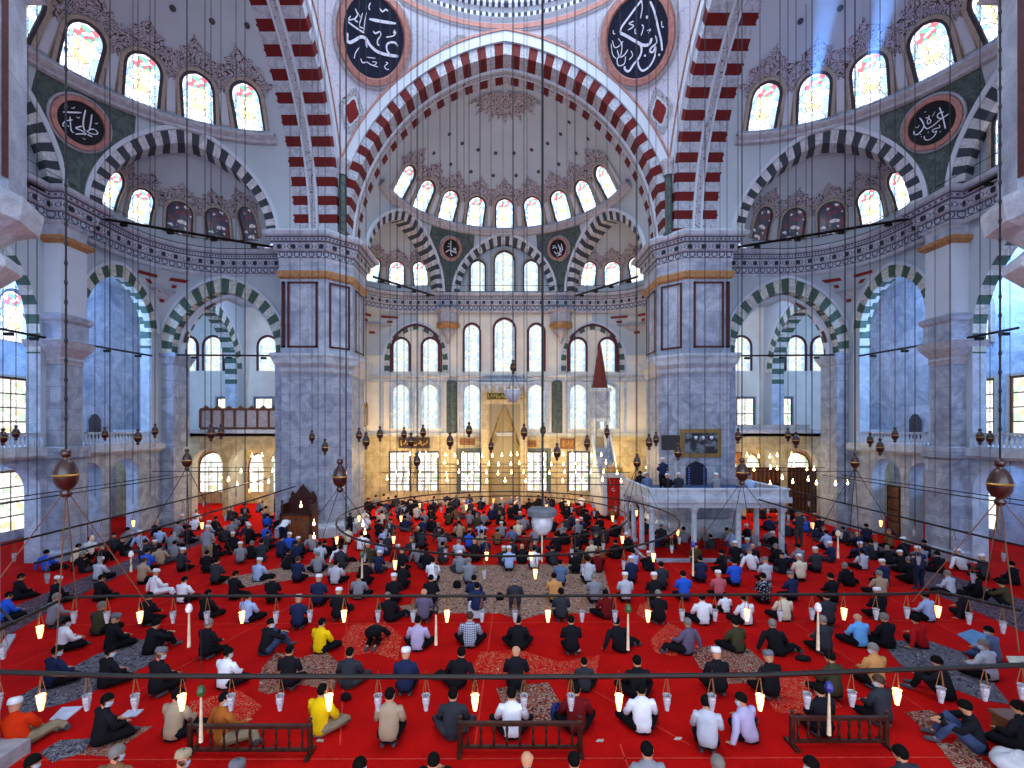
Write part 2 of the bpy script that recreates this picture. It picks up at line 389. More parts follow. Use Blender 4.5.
UBAY = ([([(555,150),(590,240),(620,350),(645,460)],18),([(690,245),(620,290),(570,310),(525,285),(545,235),(620,215)],16),([(590,310),(540,345),(480,400),(420,440),(365,460),(320,410)],16),([(260,300),(300,350),(325,420),(290,490),(230,550),(180,550),(175,500)],18),([(350,295),(400,310),(430,350),(390,390),(375,350),(400,300),(400,260)],14),([(550,400),(560,440),(490,460),(450,490),(480,510),(520,490)],14),([(520,490),(480,570),(400,630),(340,620),(330,570)],14),([(570,505)],14),([(390,515)],14),([(275,550)],12),([(290,585)],12),([(490,210),(450,280)],9),([(330,215),(360,210)],9),([(190,440),(230,450),(255,410)],9)], 440, 385, 290, 265)
MUH = ([([(135,75),(145,160),(150,205)],5),([(100,195),(125,170),(150,170),(205,185)],6),([(165,150),(180,138),(190,148),(175,158),(205,170)],5),([(110,140),(130,130)],4),([(115,105),(125,112)],4),([(150,205),(165,215)],7)], 145, 150, 76, 88)
ALLAH = ([([(915,110),(920,180)],6),([(885,110),(895,170),(880,215),(855,215)],6),([(825,140),(850,130),(870,150)],5),([(840,170),(860,200),(870,180),(880,205),(905,215)],6),([(905,140),(903,200)],6),([(830,115),(860,120)],4)], 880, 150, 76, 88)
M_navy = plain('navy_disc', '121c36', .5, .3, var=.08)
M_black = plain('black_disc', '0b0d16', .5, .3)
M_pink = plain('rose_stone_ring', 'b08078', .6, .2, var=.12)
M_ivory = plain('ivory_lettering', 'd8e2f4', .5, .2, var=.02)
def medallion(sf, R, data, disc, label, ringm=M_pink, rw=.2):
    if not inview(sf.P(0, 0)): return
    n = 40; b = MB(); Rd = R*(1-rw)
    rows = []
    for rr, off in ((R*1.1, -.05), (R*1.1, .08), (R*1.04, .14), (R, .1), (R, .2), (Rd*1.03, .24), (Rd, .12)):
        rows.append([sf.P(rr*cos(2*PI*k/n), rr*sin(2*PI*k/n), off) for k in range(n+1)])
    b.grid(rows[:4], None, M_stone); b.grid(rows[3:], None, ringm)
    o = tag(b.build('calligraphy_medallion'), label, 'medallion', 'calligraphy medallions')
    d = MB(); d.grid([[sf.P(Rd*t*cos(2*PI*k/n), Rd*t*sin(2*PI*k/n), .12) for k in range(n+1)] for t in (1, .66, .33, .0)], None, disc); d.build('disc', o)
    l = MB(); sc = {id(UMAR): 8.93, id(BAKR): 8.35, id(TALHA): 13.7, id(UBAY): 14.8}.get(id(data))
    if sc:   # undo the slant of the view so that the writing sits upright on the disc
        c0, cu, cv = proj(sf.P(0, 0, .16)), proj(sf.P(.2, 0, .16)), proj(sf.P(0, .2, .16))
        m_ = Matrix((((cu[0]-c0[0])/.2, (cv[0]-c0[0])/.2), ((cu[1]-c0[1])/.2, (cv[1]-c0[1])/.2))).inverted(); mpp = 1/sqrt(abs(1/m_.determinant()))
        def tr(x, y):
            q = m_ @ Vector(((x-data[1])/sc, (y-data[2])/sc)); L_ = q.length
            return (q.x, -q.y) if L_ < .95*Rd else (q.x*.95*Rd/L_, -q.y*.95*Rd/L_)
        strokes(sf, [([tr(x, y) for x, y in pts], wd/sc*mpp*.85) for pts, wd in data[0]], 0, 0, 1, 1, 1, .16, l, M_ivory)
    else: strokes(sf, data[0], data[1], data[2], data[3], data[4], Rd, .16, l, M_ivory)
    l.build('lettering', o)

# ---------------------------------------------------------------- floor
def carpet():
    t = NT('red_carpet'); o = t.obj()
    n = t.noise(o, 1.2, 4); n2 = t.noise(o, 60, 2)
    c = t.mix(t.ramp(n, .3, .7), lin('c4120e'), lin('a80c0c')); c = t.mix(t.ma('MULTIPLY', n2, .25), c, lin('6c0606'))
    return t.fin(c, .95, .05, bump=n2, bs=.3)
M_carpet = carpet()
b = MB(); b.grid([[(x, y, 0) for x in (-26, 26)] for y in (-8, 37.2)], None, M_carpet); S_(b.build('floor'))

# ---------------------------------------------------------------- half-dome units
PR = Prof(SI); PE = Prof(3.75); PIN = Prof(3.3); PEX = Prof(3.76)
def great_arch(Fm):
    pa = Prof(8.6); pb = Prof(9.15); pc = Prof(9.7); n = 60
    ai, ao, am = pa.arc(n), pb.arc(n), pc.arc(n)
    b = MB()
    y0, y1, y2, y3 = 9.0, 9.95, 10.45, 11.3
    def row(arc, y, dz=0): return [Fm(x, y, Z0+h+dz) for x, h, s in arc]
    def uvr(k): return [(s, k) for x, h, s in ai]
    b.grid([row(ao, y0-.02), row(ai, y0-.02)], [uvr(0), uvr(1)], M_redstripe)
    b.grid([row(ai, y0-.02), row(ai, y1)], [uvr(0), uvr(1)], M_redstripe)
    ab = Prof(8.5).arc(n)
    b.grid([row(ai, y1), row(ab, y1), row(ab, y1+.1)], None, M_white); b.grid([row(ab, y1+.1), row(ab, y2-.1)], None, M_soffband); b.grid([row(ab, y2-.1), row(ab, y2), row(ai, y2)], None, M_white)
    b.grid([row(ai, y2), row(ai, y3), row(Prof(9.2).arc(n), y3)], [uvr(0), uvr(1), uvr(1)], M_redstripe)
    S_(b.build('great_arch'), 'great pointed arch of red and white stone blocks')
    b = MB()
    b.grid([row(ao, y0-.02), row(ao, y0-.14), row(am, y0-.14), row(am, y0+.3)], None, M_white)
    q = Prof(9.62).arc(n); q2 = Prof(9.72).arc(n)
    b.grid([row(q, y0-.16), row(q, y0-.2), row(q2, y0-.2), row(q2, y0+.1)], None, M_pink)
    S_(b.build('arch_molding'))
def unit(name, Fm):
    great_arch(Fm)
    # dome shell, above ring
    b = MB(); T = PR.top(); a1 = PR.a_h(HR); rows = []
    for i in range(25):
        a = a1+(T-a1)*i/24; rows.append([Fm((PR.R*cos(a)-PR.e)*sin(p), CAX+(PR.R*cos(a)-PR.e)*cos(p), Z0+PR.R*sin(a)) for p in [PI*k/72-PI/2 for k in range(73)]])
    b.grid(rows, None, M_plaster)
    arc = PR.arc(50); b.grid([[Fm(x, 11.25, Z0+h) for x, h, s in arc], [Fm(x, CAX, Z0+h) for x, h, s in arc]], None, M_plaster)
    S_(b.build('half_dome', smooth=True))
    # zone with three arches between cornice and ring
    cen = [0, math.radians(60), -math.radians(60)]
    def inside(p, h, P):
        for c in cen:
            d = abs(p-c)*8.0; 
            if h < P.R and d < P.r(h) and h < P.R*sin(P.top()): return True
        return False
    b = MB(); NP, NH = 180, 46; rows = []
    ph = [PI*k/NP-PI/2 for k in range(NP+1)]; hs = [HR*k/NH for k in range(NH+1)]
    PM = Prof(3.45)
    for h in hs: r = PR.r(h); rows.append([Fm(r*sin(p), CAX+r*cos(p), Z0+h) for p in ph])
    kk = lambda a, c: not inside((ph[c]+ph[c+1])/2, (hs[a]+hs[a+1])/2, PM)
    gr = lambda c: min(abs(abs(ph[c])-math.radians(t)) for t in (30.5,)) < math.radians(13)
    b = MB(); b.grid(rows, None, M_greenm, keep=lambda a, c: kk(a, c) and gr(c)); b.grid(rows, None, M_plaster, keep=lambda a, c: kk(a, c) and not gr(c))
    S_(b.build('spandrel_zone', smooth=True))
    for c in cen:
        b = MB(); n = 30; ai, ao, ae = PIN.arc(n), PEX.arc(n), Prof(3.92).arc(n)
        def pt(x, h, off):
            p = c+x/8.0; r = PR.r(min(h, 4.8))-off; return Fm(r*sin(p), CAX+r*cos(p), Z0+h)
        uv = lambda k: [(s, k) for x, h, s in ai]
        b.grid([[pt(x, h, -.9) for x, h, s in ai], [pt(x, h, .12) for x, h, s in ai], [pt(x, h, .12) for x, h, s in ao]], [uv(0), uv(.5), uv(1)], M_greystripe)
        b.grid([[pt(x, h, .12) for x, h, s in ao], [pt(x, h, .2) for x, h, s in ao], [pt(x, h, .2) for x, h, s in ae], [pt(x, h, 0) for x, h, s in ae]], None, M_white)
        o = b.build('arch_band'); S_(o)
    # ring cornice
    b = MB(); pth = [(PR.r(HR)*sin(p), CAX+PR.r(HR)*cos(p)) for p in [PI*k/60-PI/2 for k in range(61)]]
    sweep(b, pth, [(-.1, 20.26), (.08, 20.3), (.1, 20.42), (.22, 20.5), (.3, 20.58), (.3, 20.66), (-.1, 20.68)], Fm, m=M_stone, inward=-1)
    sweep(b, pth, [(.28, 20.66), (.28, 20.78), (.25, 20.78), (.25, 20.66)], Fm, m=M_marble, inward=-1)
    S_(b.build('ring_cornice'))
    # ring windows
    if name == 'qibla': angs = [18*k for k in range(-4, 5)]
    else: angs = [9+18*k for k in range(-5, 5)]
    for an in angs:
        sf = DomeSurf(Fm, (0, CAX), PR, Z0, math.radians(an), 4.86)
        window(sf, 1.22, 1.95, 'color', .13, .14, crest=1.3, proud=.12)
        sf2 = DomeSurf(Fm, (0, CAX), PR, Z0, math.radians(an+9), 4.84)
        if abs(an+9) < 88 and inview(sf2.P(0, 1)):
            b = MB(); b.grid([[sf2.P(-.17, .1, .05), sf2.P(-.17, 1.6, .05), sf2.P(-.1, 1.8, .05), sf2.P(0, 1.86, .05)], [sf2.P(.17, .1, .05), sf2.P(.17, 1.6, .05), sf2.P(.1, 1.8, .05), sf2.P(0, 1.86, .05)]], None, M_white)
            pts = [sf2.P(-.2, .05, .06), sf2.P(-.2, 1.6, .06), sf2.P(-.12, 1.85, .06), sf2.P(0, 1.92, .06), sf2.P(.12, 1.85, .06), sf2.P(.2, 1.6, .06), sf2.P(.2, .05, .06)]
            b.tube(pts, .035, 4, M_beige)
            for sg in (-1, 1):
                ol = [(sg*.22, 1.75), (sg*.42, 1.95), (sg*.3, 2.1), (sg*.34, 2.3), (sg*.12, 2.4), (0, 2.75)]
                b.grid([[sf2.P(u, v, .07) for u, v in ol], [sf2.P(0, 1.95+.12*k, .07) for k in range(6)]], None, M_crest)
            S_(b.build('pilaster_panel'))
        # painted rosette above
        sf3 = DomeSurf(Fm, (0, CAX), PR, Z0, math.radians(an+9), 7.6 if name == 'qibla' else 8.0)
        for sq in ((0, 0),) + (((0, 1.5),) if name == 'qibla' else ()):
            if inview(sf3.P(0, sq[1])):
                b = MB(); b.face([sf3.P(.13*cos(2*PI*k/10), sq[1]+.13*sin(2*PI*k/10), .04) for k in range(10)], None, M_reveal)
                S_(b.build('rosette'))
    # exedra domes
    for sg in (-1, 1):
        ec = (sg*7.1, CAX+4.1); out = sg*math.radians(45)
        pc = Fm(ec[0], ec[1], 17)
        if pc.y < 15: continue
        b = MB(); T = PE.top(); rows = []; keepm = []
        pp = [out-math.radians(125)+math.radians(250)*k/70 for k in range(71)]
        aa = [T*i/22 for i in range(23)]
        loc = [[((PE.R*cos(a)-PE.e)*sin(p)+ec[0], (PE.R*cos(a)-PE.e)*cos(p)+ec[1], PE.R*sin(a)) for p in pp] for a in aa]
        def kp(i, j):
            x, y, h = [(loc[i][j][q]+loc[i+1][j+1][q])/2 for q in range(3)]
            return sqrt(x*x+(y-CAX)**2) > PR.r(h)-.05 and y > CAX-1 and abs(x) < 11.2
        b.grid([[Fm(x, y, Z0+h) for x, y, h in r] for r in loc], None, M_plaster, keep=kp)
        S_(b.build('exedra_dome', smooth=True))
        for k, an in enumerate((-66, -34, -3, 28, 58)):
            an_ = out+sg*math.radians(an)*-1
            # for the side units the two windows nearest the middle are sunlit
            if name == 'qibla': g = ['color', 'color', 'color', 'dark', 'dark'][::-1][k]
            else: g = ['color', 'color', 'dark', 'dark', 'dark'][::-1][k]
            sf = DomeSurf(Fm, ec, PE, Z0, out-sg*math.radians([-66, -34, -3, 28, 58][k]), .6)
            window(sf, 1.12, 1.7, g, .1, .13, crest=.95, proud=.08)
    # tympanum with three windows
    b = MB(); arc = Prof(3.6).arc(24); yy = 20.0
    pts = [Fm(x, yy, Z0+h) for x, h, s in arc]; b.grid([pts, [Fm(x, yy, Z0) for x, h, s in arc]], None, M_plaster); S_(b.build('wall_tympanum'))
    for x, w_, h_, g in ((0, 1.45, 3.0, 'pale'), (-2.05, 1.05, 2.3, 'pale'), (2.05, 1.05, 2.3, 'pale')):
        c = Fm(x, yy-.02, Z0+.35); ux = Fm(1, 0, 0)-Fm(0, 0, 0); nn = Fm(0, 0, 0)-Fm(0, 1, 0)
        if c.y > 14: window(PlaneSurf(c, ux, (0, 0, 1), nn), w_, h_, g if name == 'qibla' else 'color', .12, .14, proud=.1, crest=None if name == 'qibla' else 1.0)
    # main cornice
    pth = [(11.0, 12.3)]+[(7.1+3.9*cos(t), 15.8+3.9*sin(t)) for t in [PI/2*k/16 for k in range(17)]]
    pth = pth+[(-x, y) for x, y in reversed(pth)]
    b = MB(); sweep(b, pth, [(0, 14.6), (.08, 14.72), (.1, 15.1), (.26, 15.2), (.28, 15.52), (.42, 15.62), (.45, 15.72), (.62, 15.84), (.66, 16.0), (-.3, 16.0)], Fm, m=M_frieze)
    S_(b.build('cornice'), 'curved cornice with painted frieze')
    b = MB(); sweep(b, pth, [(.60, 16.0), (.60, 16.06), (.54, 16.06)], Fm, m=M_dark)
    sweep(b, pth, [(.60, 16.5), (.60, 16.53), (.57, 16.53)], Fm, m=M_dark)
    S_(b.build('cornice_rail'))
    # medallions
    for sg in (-1, 1):
        sf = DomeSurf(Fm, (0, CAX), PR, Z0, sg*math.radians(30), 3.15)
        if name == 'qibla': medallion(sf, .82, MUH if sg < 0 else ALLAH, M_black, 'small round black calligraphy disc %s of the far central arch' % ('left' if sg < 0 else 'right'))
        elif name == 'left' and sg > 0: medallion(sf, 1.05, TALHA, M_black, 'round black calligraphy disc between two grey-striped arches in the left half-dome')
        elif name == 'right' and sg < 0: medallion(sf, 1.05, UBAY, M_black, 'round black calligraphy disc between two grey-striped arches in the right half-dome')
for nme, Fm in UNITS: unit(nme, Fm)
# star ornament at the crown of the far half-dome
Fq = UNITS[0][1]
b = MB()
for k in range(-6, 7):
    an = k*PI/13; sf = DomeSurf(Fq, (0, CAX), PR, Z0, an, PR.R*sin(PR.top()-.14))
    L = 1.25 if k % 2 == 0 else .9
    b.grid([[sf.P(-.25, 1.2, .05), sf.P(-.18, .6, .06), sf.P(-.3, .3-L*.3, .06), sf.P(0, .25-L, .05)], [sf.P(.25, 1.2, .05), sf.P(.18, .6, .06), sf.P(.3, .3-L*.3, .06), sf.P(0, .25-L, .05)]], None, M_crest)
S_(b.build('crown_rosette'), 'brown scrollwork half star at the crown of the half-dome')

# ---------------------------------------------------------------- pendentives, dome ring
PX = Prof(9.7)
def pend(sx, ang_t, z):
    h = z-Z0; xa = max(0, PX.r(h)) if h < PX.R*sin(PX.top()) else 0
    rho = sqrt(xa*xa+81); a0 = math.atan2(xa, 9.0); a1 = PI/2-a0
    a = a0+(a1-a0)*ang_t; return rho, a
zl = Z0+sqrt(PX.R**2-(9+PX.e)**2); zt = 27.45
for sx in (-1, 1):
    b = MB(); rows = []
    for i in range(31):
        z = zl+.02+(zt-zl-.02)*i/30; r_ = []
        for k in range(25):
            rho, a = pend(sx, k/24, z); r_.append((sx*rho*sin(a), YC+rho*cos(a), z))
        rows.append(r_)
    b.grid(rows, None, M_pendent); S_(b.build('pendentive', smooth=True))
    class PS:
        def __init__(s, z, a): s.z = z; s.a = a
        def P(s, u, v, off=0):
            z = min(zt, s.z+v*.86); rho, _ = pend(sx, .5, z); a = s.a-sx*u/rho*-1*sx*sx if False else s.a+sx*u/rho
            return Vector((sx*(rho-off*.85)*sin(a), YC+(rho-off*.85)*cos(a), z-off*.5))
    sf = PS(25.6, math.radians(42.5)) 
    medallion(sf, 1.95, UMAR if sx < 0 else BAKR, M_navy, 'large navy calligraphy disc with rose border on the %s pendentive' % ('left' if sx < 0 else 'right'), rw=.17)
    # red painted cartouches
    for (z, a, w_, h_) in ((22.6, 44, .34, .55), (26.35, 14.5, .55, .34), (26.35, 75, .55, .34)):
        s2 = PS(z, math.radians(a)); b = MB()
        for k_, (sc, m_, of) in enumerate(((1.9, M_soffband, .03), (1.25, M_white, .05), (1, M_maroon if False else plain('red_paint', '7a2626', .6, .2), .07))):
            b.face([s2.P(w_*sc*cos(2*PI*k/16)*(1+.14*cos(8*PI*k/16)), h_*sc*sin(2*PI*k/16)*(1+.14*cos(8*PI*k/16)), of) for k in range(16)], None, m_)
        S_(b.build('painted_cartouche'))
    # colonnette in the corner between the great arches
    b = MB(); b.lathe((sx*8.75, 25.75, 16.0), [(.3, 0), (.3, .2), (.19, .35), (.19, 3.3), (.25, 3.4), (.28, 3.6), (.38, 3.9), (.4, 4.05), (0, 4.05)], 14, M_greenm)
    b.lathe((sx*8.75, 25.75, 16.0), [(.26, 3.32), (.29, 3.6), (.4, 3.92), (.42, 4.1), (0, 4.1)], 14, M_stone); S_(b.build('colonnette', smooth=False))
b = MB(); ring = [(9.0*sin(t), YC+9.0*cos(t)) for t in [2*PI*k/96 for k in range(96)]]
sweep(b, ring, [(-.1, 27.2), (.1, 27.25), (.15, 27.6), (.32, 27.75), (.32, 28.0), (.6, 28.3), (.6, 28.5), (-.2, 28.5)], ID, True, M_white, inward=-1)
sweep(b, ring, [(.16, 27.3), (.18, 27.55)], ID, True, M_pink, inward=-1)
t_ = NT('dentil'); uv, u, v = t_.uv(); M_dentil = t_.fin(t_.mix(t_.ma('LESS_THAN', t_.ma('FRACT', t_.ma('DIVIDE', u, .34)), .5), lin('d4dae6'), lin('2e3a54')), .6)
sweep(b, ring, [(.34, 27.78), (.35, 27.98)], ID, True, M_dentil, inward=-1)
sweep(b, ring, [(.5, 28.14), (.62, 28.29), (.62, 28.42)], ID, True, M_dentil, inward=-1)
sweep(b, ring, [(.1, 28.5), (.1, 32.5)], ID, True, M_white, inward=-1)
S_(b.build('dome_ring_cornice'))
for k in range(-4, 5):
    an = k*PI/12; c = Vector((8.85*sin(an), YC+8.85*cos(an), 28.75)); n_ = Vector((-sin(an), -cos(an), 0)); ux = Vector((cos(an), -sin(an), 0))
    window(PlaneSurf(c, ux, (0, 0, 1), n_), 1.25, 3, 'clear', .1, .15, fm2=M_stone)

# ---------------------------------------------------------------- piers
def pier_poly(g): a, b_, c = 8.5-g, 11.9+g, 1.05; return [(b_, a), (b_, b_), (a, b_), (a, a+c), (a+c, a)][::1]
def build_pier(sx, sy):
    def Fm(x, y, z): return Vector((sx*x, YC+sy*y, z))
    b = MB()
    def lvl(prof, m): sweep(b, pier_poly(0), prof, Fm, True, m, inward=1 if True else -1)
    inw = -1
    def L(prof, m):
        sweep(b, pier_poly(0), prof, Fm, True, m, inward=SGN)
    L([(0.25, 0), (.25, .5), (.08, .7), (.08, .8)], M_marble_lt)
    L([(0, .8), (0, 8.7)], M_marble)
    L([(0, 8.7), (.1, 8.8), (.1, 9.0), (.3, 9.2), (.35, 9.45), (.42, 9.6), (.42, 9.72), (0.04, 9.78)], M_marble_lt)
    L([(0.04, 9.75), (0.04, 13.7)], M_marble_sl)
    L([(.04, 13.7), (.16, 13.8), (.2, 14.05), (.1, 14.15)], M_orange)
    L([(.1, 14.15), (.08, 14.6)], M_marble_sl)
    L([(.08, 14.6), (.12, 14.72), (.14, 15.1), (.3, 15.2), (.32, 15.52), (.5, 15.62), (.52, 15.72), (.7, 15.84), (.74, 16.0)], M_frieze)
    L([(.74, 16.0), (.4, 16.25), (-2.0, 16.25)], M_marble_lt)
    o = S_(b.build('pier'), 'massive grey marble pier carrying the great arches')
    # maroon framed panels
    f = MB()
    def panel(p0, p1, z0, z1):
        p0 = Vector(p0); p1 = Vector(p1); d = (p1-p0).normalized(); n_ = Vector((d.y, -d.x)); L_ = (p1-p0).length
        mid = (p0+p1)/2
        if (mid+n_-Vector((10.5, 10.5))).length < (mid-Vector((10.5, 10.5))).length: n_ = -n_
        for g, off, m in ((.0, .07, M_maroon),):
            def q(s, z, of): v = p0+d*s+n_*of; return Fm(v.x, v.y, z)
            t = .11
            for (a0, b0, a1, b1) in ((0, z0, L_, z0+t), (0, z1-t, L_, z1), (0, z0, t, z1), (L_-t, z0, L_, z1)):
                f.grid([[q(a0, b0, .04), q(a0, b0, off), q(a1, b0, off), q(a1, b0, .04)], [q(a0, b1, .04), q(a0, b1, off), q(a1, b1, off), q(a1, b1, .04)]], None, m)
    panel((9.95, 8.45), (11.55, 8.45), 10.05, 13.55)
    panel((8.45, 9.95), (8.45, 11.55), 10.05, 13.55)
    panel((9.42, 8.58), (8.58, 9.42), 10.05, 13.55)
    panel((11.66, 8.45), (11.86, 8.45), 10.05, 13.55)
    f.build('panel_frame', o)
    return o
SGN = -1
build_pier(-1, 1); build_pier(1, 1)
# near piers, seen at the edges of the picture
for sx in (-1, 1):
    b = MB(); Fm = (lambda s: (lambda x, y, z: Vector((s*x, y, z))))(sx)
    pl = [(8.72, 8.3), (9.05, 8.95), (12.9, 8.95), (12.9, 5.2), (9.2, 5.2), (8.72, 5.6)]
    for prof, m in (([(.0, 9.9), (.0, 13.7), (.25, 13.9), (.0, 14.1), (0, 16)], M_marble_sl), ([(-.3, 0), (-.3, 8.3), (-.05, 8.6), (-.05, 8.75), (-.3, 9.0), (-.1, 9.25), (.15, 9.4), (.2, 9.7), (.2, 9.82), (0, 9.9)], M_marble_lt)):
        sweep(b, pl, prof, Fm, True, m, inward=1)
    b.grid([[Fm(8.7, 8.16, 10.1), Fm(8.7, 8.16, 15)], [Fm(8.7, 8.28, 10.1), Fm(8.7, 8.28, 15)]], None, M_maroon)
    S_(b.build('pier'), 'near grey marble pier at the picture edge')

# ---------------------------------------------------------------- lower walls with arched openings
def rise(kind, x, hw):
    if kind == 'p': P_ = Prof(hw); return sqrt(max(0, P_.R**2-(abs(x)+P_.e)**2))
    if kind == 'r': return sqrt(max(0, hw*hw-x*x))
    if kind == 'f': return .55*sqrt(max(0, hw*hw-x*x))
    return 0
def wall_open(name, Fm, p0, p1, z0, z1, ops, th=.8, m=None, sm=None, side=1):
    """wall along plan line p0->p1; ops: (s0,s1,sill,spring,kind). thickness goes to the right*side"""
    p0 = Vector(p0); p1 = Vector(p1); d = (p1-p0).normalized(); n_ = Vector((d.y, -d.x))*side; L = (p1-p0).length
    def q(s, z, o): v = p0+d*s+n_*o; return Fm(v.x, v.y, z)
    b = MB(); m = m or M_plaster; sm = sm or m
    cuts = [0]
    for s0, s1, sill, spr, k in sorted(ops):
        if s0 > cuts[-1]: rect = (cuts[-1], s0); b_cols(b, q, rect, z0, z1, th, m)
        hw = (s1-s0)/2; c = (s0+s1)/2; N = 20
        xs = [c-hw*cos(PI*i/N) for i in range(N+1)]; zt = [spr+rise(k, x-c, hw) for x in xs]
        for o in (0, th):
            b.grid([[q(x, z, o) for x, z in zip(xs, zt)], [q(x, z1, o) for x in xs]], [[(x, z) for x, z in zip(xs, zt)], [(x, z1) for x in xs]], m)
            if sill > z0: b.grid([[q(x, z0, o) for x in xs], [q(x, sill, o) for x in xs]], [[(x, z0) for x in xs], [(x, sill) for x in xs]], m)
        al = 0; pts = [(xs[0], sill)]+list(zip(xs, zt))+[(xs[-1], sill)]; ss = []
        for i, p in enumerate(pts):
            if i: al += math.hypot(p[0]-pts[i-1][0], p[1]-pts[i-1][1])
            ss.append(al)
        spl = spr-.9 if sm is not m else spr; js = (spl-sill)
        for xj in (xs[0], xs[-1]): b.grid([[q(xj, sill, 0), q(xj, spl, 0)], [q(xj, sill, th), q(xj, spl, th)]], [[(0, sill), (0, spl)], [(th, sill), (th, spl)]], M_marble_lt if sm is not m else m)
        pts = [(xs[0], spl)]+pts[1:-1]+[(xs[-1], spl)]; ss = [ss[0]+js]+ss[1:-1]+[ss[-1]-js]
        b.grid([[q(x, z, 0) for x, z in pts], [q(x, z, th) for x, z in pts]], [[(s_, 0) for s_ in ss], [(s_, 1) for s_ in ss]], sm)
        if sill > z0: b.grid([[q(s0, sill, 0), q(s0, sill, th)], [q(s1, sill, 0), q(s1, sill, th)]], None, m)
        cuts.append(s1)
    if cuts[-1] < L: b_cols(b, q, (cuts[-1], L), z0, z1, th, m)
    b.grid([[q(0, z1, 0), q(0, z1, th)], [q(L, z1, 0), q(L, z1, th)]], None, m)
    return S_(b.build(name))
def b_cols(b, q, r, z0, z1, th, m):
    for o in (0, th): b.grid([[q(r[0], z0, o), q(r[1], z0, o)], [q(r[0], z1, o), q(r[1], z1, o)]], [[(r[0], z0), (r[1], z0)], [(r[0], z1), (r[1], z1)]], m)
def arch_trim(name, Fm, p0, p1, sc, spr, hi, ho, m, off=.06, leg=0, side=1, edge=True):
    """striped voussoir band round an arch on the wall line; sc: arch centre along it"""
    p0 = Vector(p0); p1 = Vector(p1); d = (p1-p0).normalized(); n_ = Vector((d.y, -d.x))*side
    def q(s, z, o): v = p0+d*s-n_*o; return Fm(v.x, v.y, z)
    ai, ao = Prof(hi).arc(20), Prof(ho).arc(20); ae = Prof(ho+.14).arc(20)
    def full(a, x): return [(-x, -leg, -leg)]+a+[(x, -leg, a[-1][2]+leg)]
    ai, ao, ae = full(ai, hi), full(ao, ho), full(ae, ho+.14)
    b = MB(); uv = lambda k: [(s, k) for x, h, s in ai]
    b.grid([[q(sc+x, spr+h, -.3) for x, h, s in ai], [q(sc+x, spr+h, off) for x, h, s in ai], [q(sc+x, spr+h, off) for x, h, s in ao]], [uv(0), uv(.5), uv(1)], m)
    if edge: b.grid([[q(sc+x, spr+h, off) for x, h, s in ao], [q(sc+x, spr+h, off+.07) for x, h, s in ao], [q(sc+x, spr+h, off+.07) for x, h, s in ae], [q(sc+x, spr+h, -.02) for x, h, s in ae]], None, M_white)
    return S_(b.build(name))
def molding(name, Fm, p0, p1, z, h, d, m, inward=1):
    b = MB(); sweep(b, [p0, p1], [(0, z), (d*.4, z+h*.2), (d*.5, z+h*.5), (d, z+h*.8), (d, z+h), (0, z+h)], Fm, m=m, inward=inward); return S_(b.build(name))

